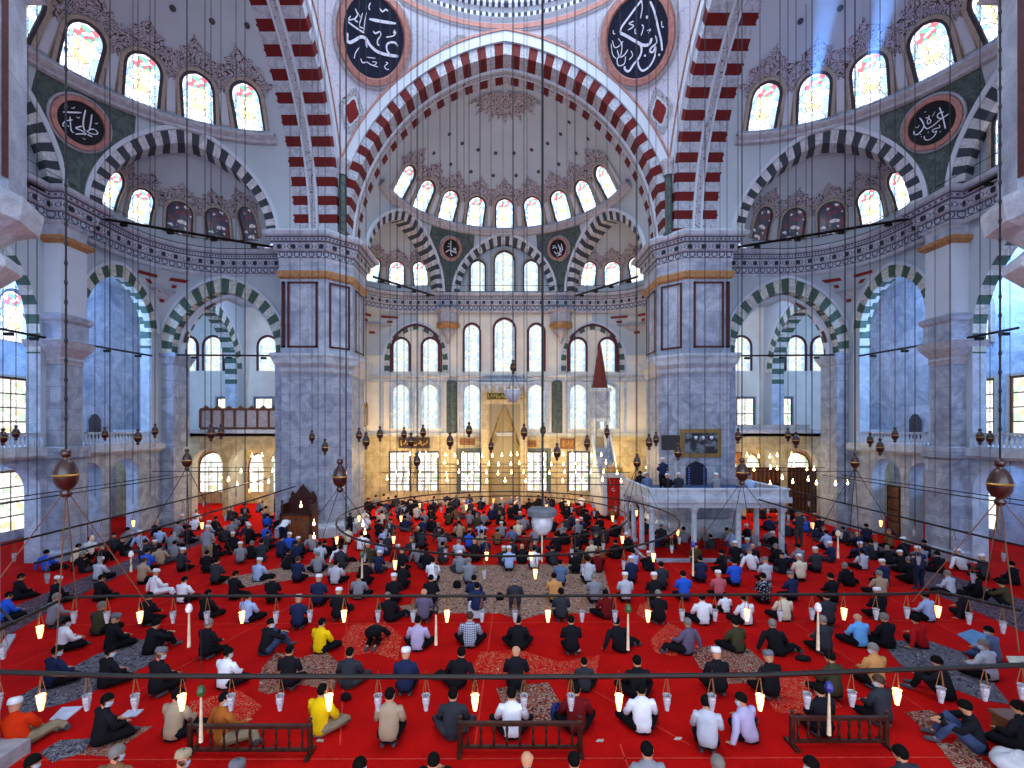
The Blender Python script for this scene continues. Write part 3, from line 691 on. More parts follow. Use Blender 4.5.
WB = 20.0
for nme, Fm in UNITS:
    for sg in (-1, 1):
        Fs = (lambda Fm, sg: (lambda x, y, z: Fm(sg*x, y, z)))(Fm, sg)
        if nme != 'qibla' and Fs(11, 15, 0).y < YC: continue
        # wall at local x=11 beside the pier, big arch into the corner bay
        p0, p1 = (11.0, 11.9), (11.0, WB)
        wall_open('wall_bay', Fs, p0, p1, 0, 15, [(1.45, 7.55, 0, 10.2, 'p')], 1.3, M_plaster if nme != 'qibla' else M_plaster, M_greenstripe, side=1)
        arch_trim('arch_band', Fs, p0, p1, 4.5, 10.2, 3.05, 3.7, M_greenstripe, side=1, leg=0)
        # decorated rib inside the arch
        b = MB(); ar = Prof(3.02).arc(20); ar2 = Prof(2.86).arc(20)
        b.grid([[Fs(11.45, 16.4+x, 10.2+h) for x, h, s in ar], [Fs(11.45, 16.4+x, 10.2+h) for x, h, s in ar2], [Fs(11.85, 16.4+x, 10.2+h) for x, h, s in ar2], [Fs(11.85, 16.4+x, 10.2+h) for x, h, s in ar]], None, M_white)
        for k in range(1, 8, 2):
            i0 = int(k*40/8)-1; sg_ = ar2[i0:i0+4]; b.grid([[Fs(11.52, 16.4+x*.985, 10.2+h-.02) for x, h, s in sg_], [Fs(11.78, 16.4+x*.985, 10.2+h-.02) for x, h, s in sg_]], None, M_maroon)
        S_(b.build('arch_rib'))
        # impost blocks and lower pier cladding of that arch
        for y0_, y1_ in ((11.95, 13.4), (19.3, 19.98)):
            b = MB(); P_ = [(10.94, y0_), (10.94, y1_), (12.36, y1_), (12.36, y0_)]
            sweep(b, P_, [(0, 0), (0, 9.5), (.05, 9.55), (.1, 9.7), (.22, 9.95), (.24, 10.15), (0, 10.2)], Fs, True, M_marble, inward=1); S_(b.build('wall_pilaster'))
    # squinch pendentives under the exedras
    for sg in (-1, 1):
        Fs = (lambda Fm, sg: (lambda x, y, z: Fm(sg*x, y, z)))(Fm, sg)
        if nme != 'qibla' and Fs(11, 15, 0).y < YC: continue
        xc, ho2 = (6.75, 2.45) if nme == 'qibla' else (7.9, 2.45)
        P1, P2 = Prof(3.84), Prof(ho2); spr2 = 11.0 if nme == 'qibla' else 11.2
        rows = []
        for i in range(21):
            z = 11.4+(14.7-11.4)*i/20
            a1 = P1.r(z-10.2) if z-10.2 < P1.R*sin(P1.top()) else 0; a2 = (P2.r(z-spr2) if z-spr2 < P2.R*sin(P2.top()) else 0) if z > spr2 else ho2
            a1 = max(0, a1); a2 = max(0, a2); ye = min(19.9, 16.4+a1); xe = min(10.9, xc+a2)
            rows.append([Fs(xe+(11-.02-xe)*cos(t), ye+(WB-.02-ye)*sin(t), z) for t in [PI/2*k/14 for k in range(15)]])
        b = MB(); b.grid(rows, None, M_plaster); o = S_(b.build('squinch', smooth=True))
        # painted tulip motif
        b = MB(); mr = plain('red_paint', '7a2626')
        def sq(t, i, of=.06):
            p = rows[i][t]; c = Fs(7.5, 16.5, 0); dirv = Vector((c.x-p.x, c.y-p.y, 0)).normalized(); return p+dirv*of-Vector((0, 0, of*.5))
        for (ta, tb, ia, ib) in ((3, 6, 17, 18), (8, 11, 17, 18), (4, 5, 15, 16), (9, 10, 15, 16), (6, 8, 10, 12)):
            b.face([sq(ta, ia), sq(tb, ia), sq(tb, ib), sq(ta, ib)], None, mr)
        b.face([sq(4, 13, .05), sq(10, 13, .05), sq(11, 14, .05), sq(3, 14, .05)], None, M_soffband)
        b.face([sq(5, 11, .05), sq(9, 11, .05), sq(10, 13, .05), sq(4, 13, .05)], None, M_stone); S_(b.build('painted_motif'))
# side walls (local y = 20) of the left and right units
for nme, Fm in UNITS[1:]:
    sg = 1 if nme == 'left' else -1
    Fs = (lambda Fm, sg: (lambda x, y, z: Fm(sg*x, y, z)))(Fm, sg)   # local x>0 = away from the camera
    p0, p1 = (-6, WB), (11.0, WB)
    # ops: centre bay 10.9..., exedra bay
    wall_open('wall_side_upper', Fs, p0, p1, 4.9, 15, [(1.6, 9.6, 4.9, 9.9, 'p'), (11.7, 16.1, 4.9, 11.2, 'p')], .6, M_plaster, M_greenstripe, side=-1)
    arch_trim('arch_band', Fs, p0, p1, 13.9, 11.2, 2.1, 2.6, M_greenstripe, side=-1)
    wall_open('wall_side_lower', Fs, p0, p1, 0, 4.5, [(7.0, 9.6, 0, 3.05, 'r'), (11.35, 12.8, 0, 3.4, 'r'), (13.3, 15.2, 0, 3.25, 'r')], .7, M_marble, M_marble_lt, side=-1)
    b = MB(); b.grid([[Fs(x, WB-.15, 4.5) for x in (-6, 11.6)], [Fs(x, WB-.25, 4.62) for x in (-6, 11.6)], [Fs(x, WB-.25, 4.95) for x in (-6, 11.6)], [Fs(x, 25.6, 4.95) for x in (-6, 11.6)], [Fs(x, 25.6, 4.5) for x in (-6, 11.6)], [Fs(x, WB-.15, 4.5) for x in (-6, 11.6)]], None, M_marble_lt)
    S_(b.build('gallery_floor'))
    for x0, x1 in ((-4.4, 3.55), (5.75, 10.05)):
        b = MB(); n = int((x1-x0)/.2)
        def bx(xa, ya, za, xb, yb, zb, m):
            p, q_ = Fs(xa, ya, za), Fs(xb, yb, zb); b.box((min(p.x, q_.x), min(p.y, q_.y), za), (max(p.x, q_.x), max(p.y, q_.y), zb), m)
        bx(x0, WB-.2, 5.5, x1, WB+.02, 5.6, M_marble_lt); bx(x0, WB-.2, 4.95, x1, WB+.02, 5.02, M_marble_lt)
        for k in range(n+1):
            xx = x0+(x1-x0)*k/n; c = Fs(xx, WB-.09, 5.02)
            b.lathe(c, [(.045, 0), (.06, .1), (.07, .2), (.035, .34), (.05, .48)], 6, M_white)
        o = b.build('balustrade'); tag(o, 'white stone balustrade of the %s gallery, %s of the column' % (nme, 'beyond' if x0 > 0 else 'in front'), 'balustrade')
    # engaged pier between bays with capital
    b = MB(); P_ = [(3.75, WB-.75), (5.05, WB-.75), (5.05, WB+.55), (3.75, WB+.55)]
    sweep(b, P_, [(.1, 0), (.1, .4), (0, .5), (0, 4.4), (.1, 4.5), (.1, 4.95), (0, 5.0)], Fs, True, M_marble, inward=-sg*sg)
    for prof, m in (([(-.12, 5.0), (-.12, 8.6)], M_marble), ([(-.12, 8.6), (-.05, 8.8), (-.1, 8.9), (.15, 9.3), (.22, 9.6), (.05, 9.65)], M_stone), ([(.05, 9.6), (.05, 10.4), (.15, 10.5), (.2, 10.7), (0, 10.8)], M_marble_sl), ([(0, 10.8), (0, 13.8)], M_white), ([(0, 13.8), (.2, 13.95), (.2, 14.1), (0, 14.2)], M_orange), ([(0, 14.2), (0, 14.6), (.12, 14.72), (.14, 15.1), (.3, 15.2), (.32, 15.52), (.5, 15.62), (.52, 15.72), (.7, 15.84), (.74, 16.0), (0, 16.0)], M_frieze)):
        sweep(b, P_, prof, Fs, True, m, inward=-1)
    S_(b.build('pier'), 'engaged pier with ochre band between the bays of the %s side' % nme)
    # outer wall and its windows
    wl = MB(); wl.grid([[Fs(-4, 25.6, 0), Fs(20.2, 25.6, 0)], [Fs(-4, 25.6, 16), Fs(20.2, 25.6, 16)]], [[(0, 0), (24, 0)], [(0, 16), (24, 16)]], M_marble_sl); S_(wl.build('wall_'+nme))
    c0 = MB(); c0.grid([[Fs(-6, WB, 15.2), Fs(12, WB, 15.2)], [Fs(-6, 25.6, 15.2), Fs(12, 25.6, 15.2)]], None, M_plaster); S_(c0.build('ceiling_aisle'))
    ux = Fs(1, 0, 0)-Fs(0, 0, 0); nn = Fs(0, 0, 0)-Fs(0, 1, 0)
    for (x, z, w_, h_, g, rect) in ((7.75, 5.4, 1.6, 2.9, 'clear', 1), (10.6, 5.4, 1.0, 2.7, 'clear', 1), (7.9, 10.3, 1.4, 2.6, 'color', 0), (7.75, .5, 1.9, 3.0, 'clear', 1), (11.5, .6, .9, 2.6, 'clear', 1), (5.2, 5.4, 1.6, 2.9, 'clear', 1), (4.2, .5, 1.9, 3, 'clear', 1)):
        window(PlaneSurf(Fs(x+(1.15 if sg < 0 and x < 9 else 0), 25.58, z), ux, (0, 0, 1), nn), w_, h_, g, .12, .12, rect=bool(rect), mull=(2, 4, M_woodl) if rect else None, fm=M_woodl if rect else None)
    # tympanum window beside the half-dome already built; blind door in the gallery
    b = MB(); pr = [Fs(12.4, 25.5, 4.95), Fs(13.3, 25.5, 4.95), Fs(13.3, 25.5, 6.3), Fs(13.1, 25.5, 6.6), Fs(12.85, 25.5, 6.7), Fs(12.6, 25.5, 6.6), Fs(12.4, 25.5, 6.3)]
    b.face(pr, None, M_reveal); S_(b.build('door_%d' % (1 if sg > 0 else 2)))
# far wall (qibla)
WY = YC+WB
b = MB(); b.grid([[(x, WY, z) for x in (-25.6, 25.6)] for z in (5.3, 16.2)], [[(x, z) for x in (0, 51)] for z in (5.3, 16)], M_cream)
b.grid([[(x, WY, z) for x in (-25.6, 25.6)] for z in (0, 5.3)], [[(x, z) for x in (0, 51)] for z in (0, 5.3)], M_marble_warm); S_(b.build('wall_qibla'))
qs = lambda X, Z, off=.02: PlaneSurf((X, WY-off, Z), (1, 0, 0), (0, 0, 1), (0, -1, 0))
M_frost = plain('maroon_window_frame', '5a2c38', .6, .2)
for X, w_, h_, in ((0, 1.5, 4.0), (-2.5, 1.1, 3.6), (2.45, 1.1, 3.6), (-7.95, 1.15, 2.5), (-5.7, 1.15, 2.5), (5.65, 1.15, 2.5), (7.9, 1.15, 2.5)):
    window(qs(X, 10.15), w_, h_, 'pale', .16, .0, fm=M_frost, proud=.16)
for X in (-7.95, -5.75, -2.5, 2.45, 5.65, 7.95): window(qs(X, 5.75), 1.2, 3.4, 'pale', .1, .2, fm=M_marble_lt, fm2=M_marble_lt)
for X in (-8.05, -5.9, -2.6, 2.5, 5.7): 
    window(qs(X, 1.0), 1.45, 2.9, 'clear', .12, .0 if abs(X) > 3 else .22, rect=True, mull=(3, 4, M_woodl), fm=M_reveal, fm2=M_greenm, proud=.12)
window(qs(7.9, 1.0), .6, 2.2, 'clear', .12, .0, rect=True, mull=(2, 4, M_woodl), fm=M_reveal)
for sg in (-1, 1):
    arch_trim('arch_band', ID, (-30, WY), (30, WY), 30+sg*6.8, 11.0, 2.05, 2.45, M_greenstripe, side=-1, leg=.9)
    b = MB(); ol = [(-2.0, 0), (-2.0, 1.5)]+[(2.0*-cos(PI*k/16), 1.5+2.2*sin(PI*k/16)) for k in range(17)]+[(2.0, 0)]; il = [(u*.94, v*.96) for u, v in ol]
    b.grid([[(sg*6.8+u, WY-.02, 10.1+v) for u, v in ol], [(sg*6.8+u, WY-.16, 10.1+v) for u, v in ol], [(sg*6.8+u, WY-.16, 10.1+v) for u, v in il], [(sg*6.8+u, WY-.02, 10.1+v) for u, v in il]], None, M_frost); S_(b.build('arch_molding'))
    b = MB(); b.lathe((sg*4.05, WY, 5.4), [(.42, 0), (.42, 3.9), (.3, 4.05), (0, 4.1)], 12, M_greenm, PI, 2*PI); S_(b.build('column'), 'green marble half column on the far wall')
    b = MB(); b.lathe((sg*4.3, WY-.4, 12.2), [(.06, 0), (.2, .5), (.5, .9), (.55, 1.4), (.8, 1.6), (.8, 2.3), (1.0, 2.5)], 8, M_stone, PI, 2*PI); b.lathe((sg*4.3, WY-.4, 13.3), [(.6, 0), (.88, .15), (.88, .45), (.6, .5)], 8, M_orange, PI, 2*PI); S_(b.build('console'))
molding('trim_1', ID, (-11, WY), (11, WY), 9.35, .55, .35, M_marble_lt, inward=-1)
molding('trim_2', ID, (-11, WY), (11, WY), 5.15, .3, .25, M_marble_lt, inward=-1)
b = MB()
for X in (-9.4, -4.75, -3.4, 3.35, 4.75, 6.75, -6.85, 9.3): b.box((X-.1, WY-.12, 5.45), (X+.1, WY, 9.35), M_marble_lt)
S_(b.build('wall_pilaster'))
# corner bays
for sg in (-1, 1):
    Fs = lambda x, y, z: Vector((sg*x, y, z))
    wall_open('wall_bay', Fs, (20.0, 28.6), (20.0, WY), 0, 15, [(.7, 7.3, 0, 10, 'p')], .9, M_plaster, M_greenstripe, side=1)
    arch_trim('arch_band', Fs, (20.0, 28.6), (20.0, WY), 4.0, 10, 3.3, 3.9, M_greenstripe, side=1)
    b = MB(); b.grid([[Fs(11, 28, 15.1), Fs(25.6, 28, 15.1)], [Fs(11, WY, 15.1), Fs(25.6, WY, 15.1)]], None, M_plaster); S_(b.build('ceiling_bay'))
    # gallery front
    gy = 31.6
    wall_open('gallery_arcade', Fs, (12.4, gy), (25.6, gy), 0, 5.6, [(.9, 3.1, 0, 3.4, 'r'), (3.5, 5.8, 0, 3.3, 'r'), (6.2, 8.2, 0, 3.4, 'r'), (8.8, 11, 0, 3.3, 'r')], .6, M_marble_warm if True else M_marble, M_marble_lt, side=-1)
    b = MB(); b.box((min(sg*12.4, sg*25.6), gy, 5.25), (max(sg*12.4, sg*25.6), WY, 5.6), M_marble); b.box((min(sg*12.4, sg*25.6), gy-.25, 5.45), (max(sg*12.4, sg*25.6), gy, 5.7), M_marble_lt); S_(b.build('gallery_floor'))
    b = MB(); x0, x1 = 12.5, 20.0
    if sg < 0:
        b.box((-x1, gy-.12, 5.7), (-x0, gy, 5.85), M_woodl); b.box((-x1, gy-.15, 6.95), (-x0, gy+.03, 7.1), M_woodl)
        n = 10
        for k in range(n+1):
            X = -x1+(x1-x0)*k/n; b.box((X-.06, gy-.14, 5.8), (X+.06, gy+.02, 7.0), M_woodl)
            if k < n:
                b.box((X+.06, gy-.06, 5.85), (X+(x1-x0)/n-.06, gy-.04, 6.95), M_stone)
                b.lathe((X+(x1-x0)/n/2, gy-.06, 7.1), [(.2, 0), (.16, .07), (.06, .15), (0, .2)], 8, M_woodl)
        tag(b.build('gallery_parapet'), 'brown and gilt wooden parapet of the gallery left of the far pier', 'parapet')
    else:
        b.box((x0, gy-.12, 5.7), (x1, gy, 5.95), M_marble_lt); b.box((x0, gy-.14, 5.95), (x1, gy+.02, 6.02), M_stone)
        tag(b.build('gallery_parapet'), 'low pale stone parapet of the gallery right of the far pier', 'parapet')
    for X in (18.2, 22.4, 24.4, 14.8): window(qs(sg*X, 10.2), 1.4, 2.6, 'pale', .16, 0, fm=M_frost)
    for X in (18.5, 21.4, 16.1): window(qs(sg*X, 5.75), 1.25, 2.3, 'clear', .1, .1, rect=True, mull=(2, 2, M_reveal), fm=M_reveal, fm2=M_stone)
    for X in (18.6, 22.4): window(qs(sg*X, .9), 2.0, 3.0, 'clear', .1, .15, mull=(3, 4, M_woodl), fm=M_woodl)
    lamp('arcade_glow', (sg*15.5, 29.3, 3.2), 230, WARM)
    for X in (14.5, 17.5, 20.5): lamp('gallery_lamp', (sg*X, 34.2, 4.3), 260, WARM)
    if sg > 0:
        # carved wooden screens in the right hand arcade
        for k, (a, b_) in enumerate(((13.3, 15.5), (15.9, 18.2), (18.6, 20.6))):
            b = MB(); b.box((a, gy+.2, .2), (b_, gy+.28, 3.1), M_woodl)
            for i in range(9): X = a+(b_-a)*i/8; b.box((X-.04, gy+.12, .2), (X+.04, gy+.3, 3.2), M_wood)
            for z in (.2, 1.1, 2.1, 3.1): b.box((a, gy+.12, z), (b_, gy+.3, z+.1), M_wood)
            tag(b.build('wooden_screen'), 'brown lattice wood screen in the %s arch right of the far pier' % ('first', 'second', 'third')[k], 'screen', 'screens in the right arcade')
        for k, (Y0, Y1) in enumerate(((24.35, 26.2), (22.4, 23.75))):
            b = MB(); b.box((20.82, Y0, 0), (20.92, Y1, 2.7), M_wood)
            for i in range(4): z = .25+i*.62; b.box((20.75, Y0+.15, z), (20.82, (Y0+Y1)/2-.08, z+.5), M_woodl); b.box((20.75, (Y0+Y1)/2+.08, z), (20.82, Y1-.15, z+.5), M_woodl)
            tag(b.build('wooden_cabinet'), 'tall dark brown panelled wood cabinet in the right arcade, %s' % ('nearer the far pier' if k == 0 else 'nearer the camera'), 'cabinet')
# warm light of the mihrab zone
for X in (-8.5, -4.5, 0, 4.5, 8.5): lamp('chandelier_glow', (X, 33.8, 3.6), 470, WARM, .4)
for X, Y in ((-9.8, 30.5), (9.8, 30.5), (9.5, 24.4), (6.9, 24.5)): lamp('chandelier_glow', (X, Y, 2.6), 120, WARM, .3)
# mihrab
b = MB()
b.box((-1.75, WY-.75, 0), (-1.2, WY, 9.0), M_marble_warm); b.box((1.2, WY-.75, 0), (1.75, WY, 9.0), M_marble_warm); b.box((-1.2, WY-.75, 7.6), (1.2, WY, 9.0), M_marble_warm)
b.box((-1.85, WY-.85, 9.0), (1.85, WY, 9.25), M_marble_lt)
rows = []; n = 12
for i in range(15):
    z = 7.6*i/14; r = 1.15 if z < 4.6 else 1.15*max(.03, (1-((z-4.6)/3.0)))**.8
    rr = r*(.86 if i % 2 and z > 4.6 else 1)
    rows.append([(-rr*cos(PI*k/n), WY-.7+min(.66, rr*.9*sin(PI*k/n)), z) for k in range(n+1)])
b.grid(rows, None, M_marble_warm)
for i in range(12, 29):
    z = 7.6*i/28; r = 1.15*max(.03, (1-((z-4.6)/3.0)))**.8 if z > 4.6 else 1.15
    z2 = z+7.6/28; r2 = 1.15*max(.0, (1-((z2-4.6)/3.0)))**.8 if z2 > 4.6 else 1.15
    for s in (-1, 1): b.face([(s*r, WY-.73, z), (s*1.2, WY-.73, z), (s*1.2, WY-.73, z2), (s*r2, WY-.73, z2)], None, M_marble_warm)
o = tag(b.build('mihrab'), 'tall carved stone prayer niche in the middle of the far wall', 'mihrab')
b = MB()
for k in range(7):
    X = -1.65+.55*k; b.face([(X-.27, WY-.87, 9.1), (X+.27, WY-.87, 9.1), (X, WY-.87, 8.3)], None, M_stone)
    b.face([(X-.13, WY-.89, 9.0), (X+.13, WY-.89, 9.0), (X, WY-.89, 8.6)], None, M_marble_lt)
b.build('crest', o)
M_pgreen = plain('green_plaque', '2c3a1c')
def plaque(X, Z, w_, h_, bg_, fr, label, cat='plaque', parent=None, scrib=True, y=WY-.76, lc=M_gold, name='calligraphy_plaque', rows=1, seed=3):
    b = MB(); b.box((X-w_/2, y-.1, Z-h_/2), (X+w_/2, y, Z+h_/2), fr); o = tag(b.build(name), label, cat)
    d = MB(); f = min(.1, h_*.13); d.box((X-w_/2+f, y-.13, Z-h_/2+f), (X+w_/2-f, y-.08, Z+h_/2-f), bg_); d.build('panel', o)
    if scrib:
        R_ = random.Random(seed); l = MB(); sf = PlaneSurf((X, y, Z), (1, 0, 0), (0, 0, 1), (0, -1, 0)); hh = (h_-2*f)/rows
        st = []
        for r_ in range(rows):
            zc = (r_-(rows-1)/2)*hh; n_ = int((w_-2*f)/(hh*.42)); 
            for k in range(n_):
                u = -w_/2+f+(k+.5)*(w_-2*f)/n_; t = R_.choice((0, 1, 2)); a_ = hh*.33
                if t == 0: st.append(([(u, zc+a_), (u-.02, zc), (u+.03, zc-a_)], .05))
                elif t == 1: st.append(([(u+a_*.6, zc), (u, zc-a_*.9), (u-a_*.7, zc-a_*.2), (u-a_*.4, zc+a_*.4)], .05))
                else: st.append(([(u-a_*.6, zc-a_*.4), (u, zc-a_*.1), (u+a_*.4, zc+a_*.6), (u+a_*.1, zc+a_*.8)], .05))
        for pts, wd in st: strokes(sf, [([(x, -y_) for x, y_ in pts], hh*.09)], 0, 0, 1, 1, 1, .15, l, lc)
        l.build('lettering', o)
    return o
plaque(0, 8.2, 2.75, .62, M_pgreen, M_gold, 'long green plaque with gold Arabic writing above the prayer niche')
plaque(-6.95, 4.65, 2.4, .85, plain('umber_panel', '2e1a12'), M_wood, 'wide dark brown plaque with pale script left on the far wall', y=WY-.05, lc=M_gold)
plaque(-2.85, 4.75, 1.15, .5, plain('tan_panel', '8a5a30'), M_woodl, 'small brown framed plaque above the window left of the niche', y=WY-.05, lc=M_wood)
plaque(2.0, 4.6, 1.1, .7, plain('tan_panel', '8a5a30'), plain('pale_gilt', 'b39a62'), 'square gilt framed plaque right of the niche', y=WY-.05, lc=M_wood)
plaque(4.85, 4.6, 1.15, .8, plain('tan_panel', '8a5a30'), M_woodl, 'brown framed plaque left of the pulpit stair', y=WY-.05, lc=M_gold)
plaque(7.95, 4.55, .75, .7, plain('umber_panel', '2e1a12'), M_gold, 'small dark square plaque right of the pulpit stair', y=WY-.05)
# minbar: the tall pulpit with stair right of the niche
mx = 7.15
t = tag(empty('minbar', (mx, 34, 0)), 'tall stone pulpit with a stair, red door curtain and red conical roof', 'pulpit')
b = MB()
for k in range(14):
    y0_ = 31.9+k*.24; b.box((-.55, y0_-34, 0), (.55, y0_-34+.26, .25+k*.27+.27), M_marble)
b.build('stair', t)
for s in (-1, 1):
    b = MB(); xx = s*.6
    b.grid([[(xx, -2.2, 0), (xx, 1.4, 0)], [(xx, -2.2, 1.1), (xx, 1.4, 5.3)]], None, M_marble_lt); b.grid([[(xx+s*.1, -2.2, 0), (xx+s*.1, 1.4, 0)], [(xx+s*.1, -2.2, 1.1), (xx+s*.1, 1.4, 5.3)]], None, M_marble_lt)
    b.grid([[(xx, -2.2, 1.1), (xx+s*.1, -2.2, 1.1)], [(xx, 1.4, 5.3), (xx+s*.1, 1.4, 5.3)]], None, M_white)
    b.build('side_wall', t)
b = MB()
for s in (-1, 1):
    for s2 in (-1, 1): b.box((s*.5-.08, 2.0+s2*.45-.08, 4.2), (s*.5+.08, 2.0+s2*.45+.08, 6.9), M_marble_lt)
b.box((-.62, 1.4, 0), (.62, 2.6, 4.3), M_marble_lt); b.box((-.66, 1.36, 6.3), (.66, 2.64, 6.5), M_marble_lt); b.box((-.62, 1.4, 6.5), (.62, 2.6, 8.5), M_marble); b.box((-.72, 1.3, 8.5), (.72, 2.7, 8.75), M_marble_lt); b.build('tower', t)
b = MB(); b.lathe((0, 2.0, 8.75), [(.68, 0), (.6, .1), (.5, .6), (.3, 2.0), (.05, 3.4), (0, 3.5)], 8, plain('brick_red_roof', '6e2c22')); b.build('roof', t)
b = MB(); b.box((-.7, -2.45, 0), (-.42, -2.15, 2.6), M_marble_lt); b.box((.42, -2.45, 0), (.7, -2.15, 2.6), M_marble_lt); b.box((-.72, -2.5, 2.5), (.72, -2.1, 2.85), M_marble_lt)
for k in range(5): b.lathe((-.56+.28*k, -2.35, 2.85), [(.14, 0), (.1, .2), (.05, .35+.12*(2-abs(k-2))), (0, .4+.15*(2-abs(k-2)))], 6, M_gold)
b.build('portal', t)
b = MB(); b.grid([[(-.45+.9*k/10, -2.35+.05*sin(k*2.2), z) for k in range(11)] for z in (.1, 2.5)], None, plain('red_curtain', 'b01a12', .8)); o = b.build('curtain', t)
b = MB(); b.tube([(.1*cos(a), -2.42, 1.75+.1*sin(a)) for a in [PI*.4+2*PI*.8*k/10 for k in range(11)]], .02, 4, M_white); b.build('crescent', o)
# muezzin platform
t = tag(empty('muezzin_platform', (9, 23.5, 0)), 'white stone muezzin platform on slender columns before the right pier', 'platform')
X0, X1, Y0, Y1 = -2.6, 3.1, -2.4, 2.0
b = MB(); b.box((X0-.3, Y0-.3, 2.55), (X1+.3, Y1, 2.75), M_marble_lt); b.box((X0-.1, Y0-.1, 2.3), (X1+.1, Y1, 2.6), M_marble_lt); b.build('deck', t)
b = MB(); b.box((X0-.2, Y0-.2, 2.75), (X1+.2, Y0-.08, 3.1), M_marble_lt); b.box((X0-.2, Y0-.08, 2.75), (X0-.08, Y1, 3.1), M_marble_lt); b.box((X1+.08, Y0-.08, 2.75), (X1+.2, Y1, 3.1), M_marble_lt); b.box((X0-.24, Y0-.24, 3.1), (X1+.24, Y0-.04, 3.17), M_white); b.box((X0-.24, Y0-.04, 3.1), (X0-.04, Y1, 3.17), M_white); b.box((X1+.04, Y0-.04, 3.1), (X1+.24, Y1, 3.17), M_white); b.build('parapet', t)
for (x, y) in [(X0, Y0), (-.75, Y0), (1.2, Y0), (X1, Y0), (X0, -.9), (X0, .5), (X0, 1.8), (X1, -.3), (X1, 1.6)]:
    b = MB(); b.lathe((x, y, .12), [(.2, 0), (.2, .12), (.12, .2), (.12, 1.95), (.2, 2.1), (.22, 2.2)], 8, M_marble_lt); b.build('column', t)
b = MB(); b.box((X0-.4, Y0-.4, 0), (X1+.4, Y1, .12), M_marble); b.build('base', t)
b = MB(); b.box((X0-.25, Y0-.15, .12), (X1+.25, Y1, .135), M_carpet); b.build('carpet', t)
b = MB(); b.box((X0, Y0, 2.76), (X1, Y1, 2.8), plain('blue_rug', '2d4a78')); b.build('deck_rug', t)
b = MB(); b.box((.8, 1.2, .12), (2.7, 1.35, 1.1), M_marble_lt); b.build('back_panel', t)
# framed picture, screen and banner on the right pier
pf = 25.42
def on_pier(name, x0, y0, x1, y1, D, fr, inn, label, cat, f=.1):
    p, q_ = at(x0, y1, D), at(x1, y0, D); b = MB(); b.box((p.x, D-.14, p.z), (q_.x, D, q_.z), fr); o = tag(b.build(name), label, cat)
    d = MB(); d.box((p.x+f, D-.17, p.z+f), (q_.x-f, D-.12, q_.z-f), inn); d.build('panel', o); return o, p, q_
t_ = NT('silver_picture'); n_ = t_.noise(t_.obj(), 2.2, 4, .6); M_pic = t_.fin(t_.mix(t_.ramp(n_, .45, .6), lin('1c2026'), lin('6d7884')), .3, .4)
o, p, q_ = on_pier('picture_frame', 680, 429, 720, 457, pf, plain('gilt_frame', '8a6f3e', .4, .4, .3), M_pic, 'large gilt framed dark picture hung on the right pier', 'picture', .2)
b = MB()
for k, u in enumerate((.36, .55, .75)): b = MB(); b.lathe((p.x+(q_.x-p.x)*u, pf-.19, p.z+1.02), [(0, -.12), (.1, 0), (.08, .08), (0, .1)], 8, M_ivory); b.build('white_dome', o)
on_pier('display_screen', 661, 435, 679, 450, pf-.25, M_reveal, plain('black_screen', '1a1512', .2, .5), 'dark flat screen beside the gilt picture', 'screen', .04)
b = MB(); D = pf-.1; pts = [(686, 488), (686, 468), (689, 464), (696, 461), (703, 464), (707, 469), (707, 488)]
b.face([at(x, y, D-.06) for x, y in pts], None, plain('blue_black_cloth', '10142c')); b.face([at(x, y, D) for x, y in pts], None, M_dark); 
for k in range(9):
    for xx in (689, 704): p = at(xx, 468+k*2.3, D-.08); b.box((p.x-.04, p.y-.01, p.z-.03), (p.x+.04, p.y+.01, p.z+.03), plain('blue_marks', '5a6cc0'))
o = tag(b.build('hanging_cloth'), 'dark blue arched cloth hanging on the pier above the platform', 'cloth')
p = at(733, 458, 31.5); b = MB(); b.box((p.x-.5, 31.3, p.z-.35), (p.x+.5, 31.4, p.z+.4), M_woodl); b.box((p.x-.42, 31.27, p.z-.27), (p.x+.42, 31.3, p.z+.32), plain('tan_panel', '8a5a30')); tag(b.build('notice_board'), 'small brown wooden board on the arcade right of the far pier', 'board')
# gilded box on the left wall of the niche bay
b = MB(); b.box((-10.95, 30.2, 5.9), (-10.2, 35.5, 6.05), M_woodl); b.box((-10.25, 30.2, 6.0), (-10.15, 35.5, 7.3), M_marble)
for k in range(8): y_ = 30.2+k*.757; b.box((-10.3, y_-.06, 6.0), (-10.1, y_+.06, 7.4), M_gold); b.lathe((-10.2, y_, 7.4), [(.12, 0), (.08, .2), (0, .35)], 6, M_gold)
b.box((-10.3, 30.2, 7.2), (-10.1, 35.5, 7.35), M_gold); tag(b.build('gilded_box'), 'gilded lattice box high on the wall between left pier and far wall', 'balcony')
# preaching chair by the left pier
t = tag(empty('preaching_chair', (-10.55, 24.6, 0)), 'carved brown wooden preaching chair with a dark red back by the left pier', 'chair')
M_carv = pattern_arab('carved_wood', '8e4a20', '4a200e', 4, .06)
b = MB(); b.box((-.75, -.45, 0), (.75, .5, 1.45), M_carv)
for s in (-1, 1): b.box((s*.75-.06, -.5, 0), (s*.75+.06, -.4, 1.5), M_wood)
b.box((-.8, -.5, 1.4), (.8, .55, 1.5), M_wood); b.build('base', t)
b = MB(); b.box((-.65, -.47, .15), (-.05, -.44, 1.3), M_woodl); b.box((.05, -.47, .15), (.65, -.44, 1.3), M_woodl); b.build('door', t)
b = MB(); b.box((-.72, .35, 1.5), (.72, .45, 2.2), plain('oxblood_leather', '3a1012'))
b.face([(-.72, .4, 2.2), (.72, .4, 2.2), (.55, .4, 2.55), (.4, .4, 2.4), (.0, .4, 2.9), (-.4, .4, 2.4), (-.55, .4, 2.55)], None, M_wood); b.build('backrest', t)
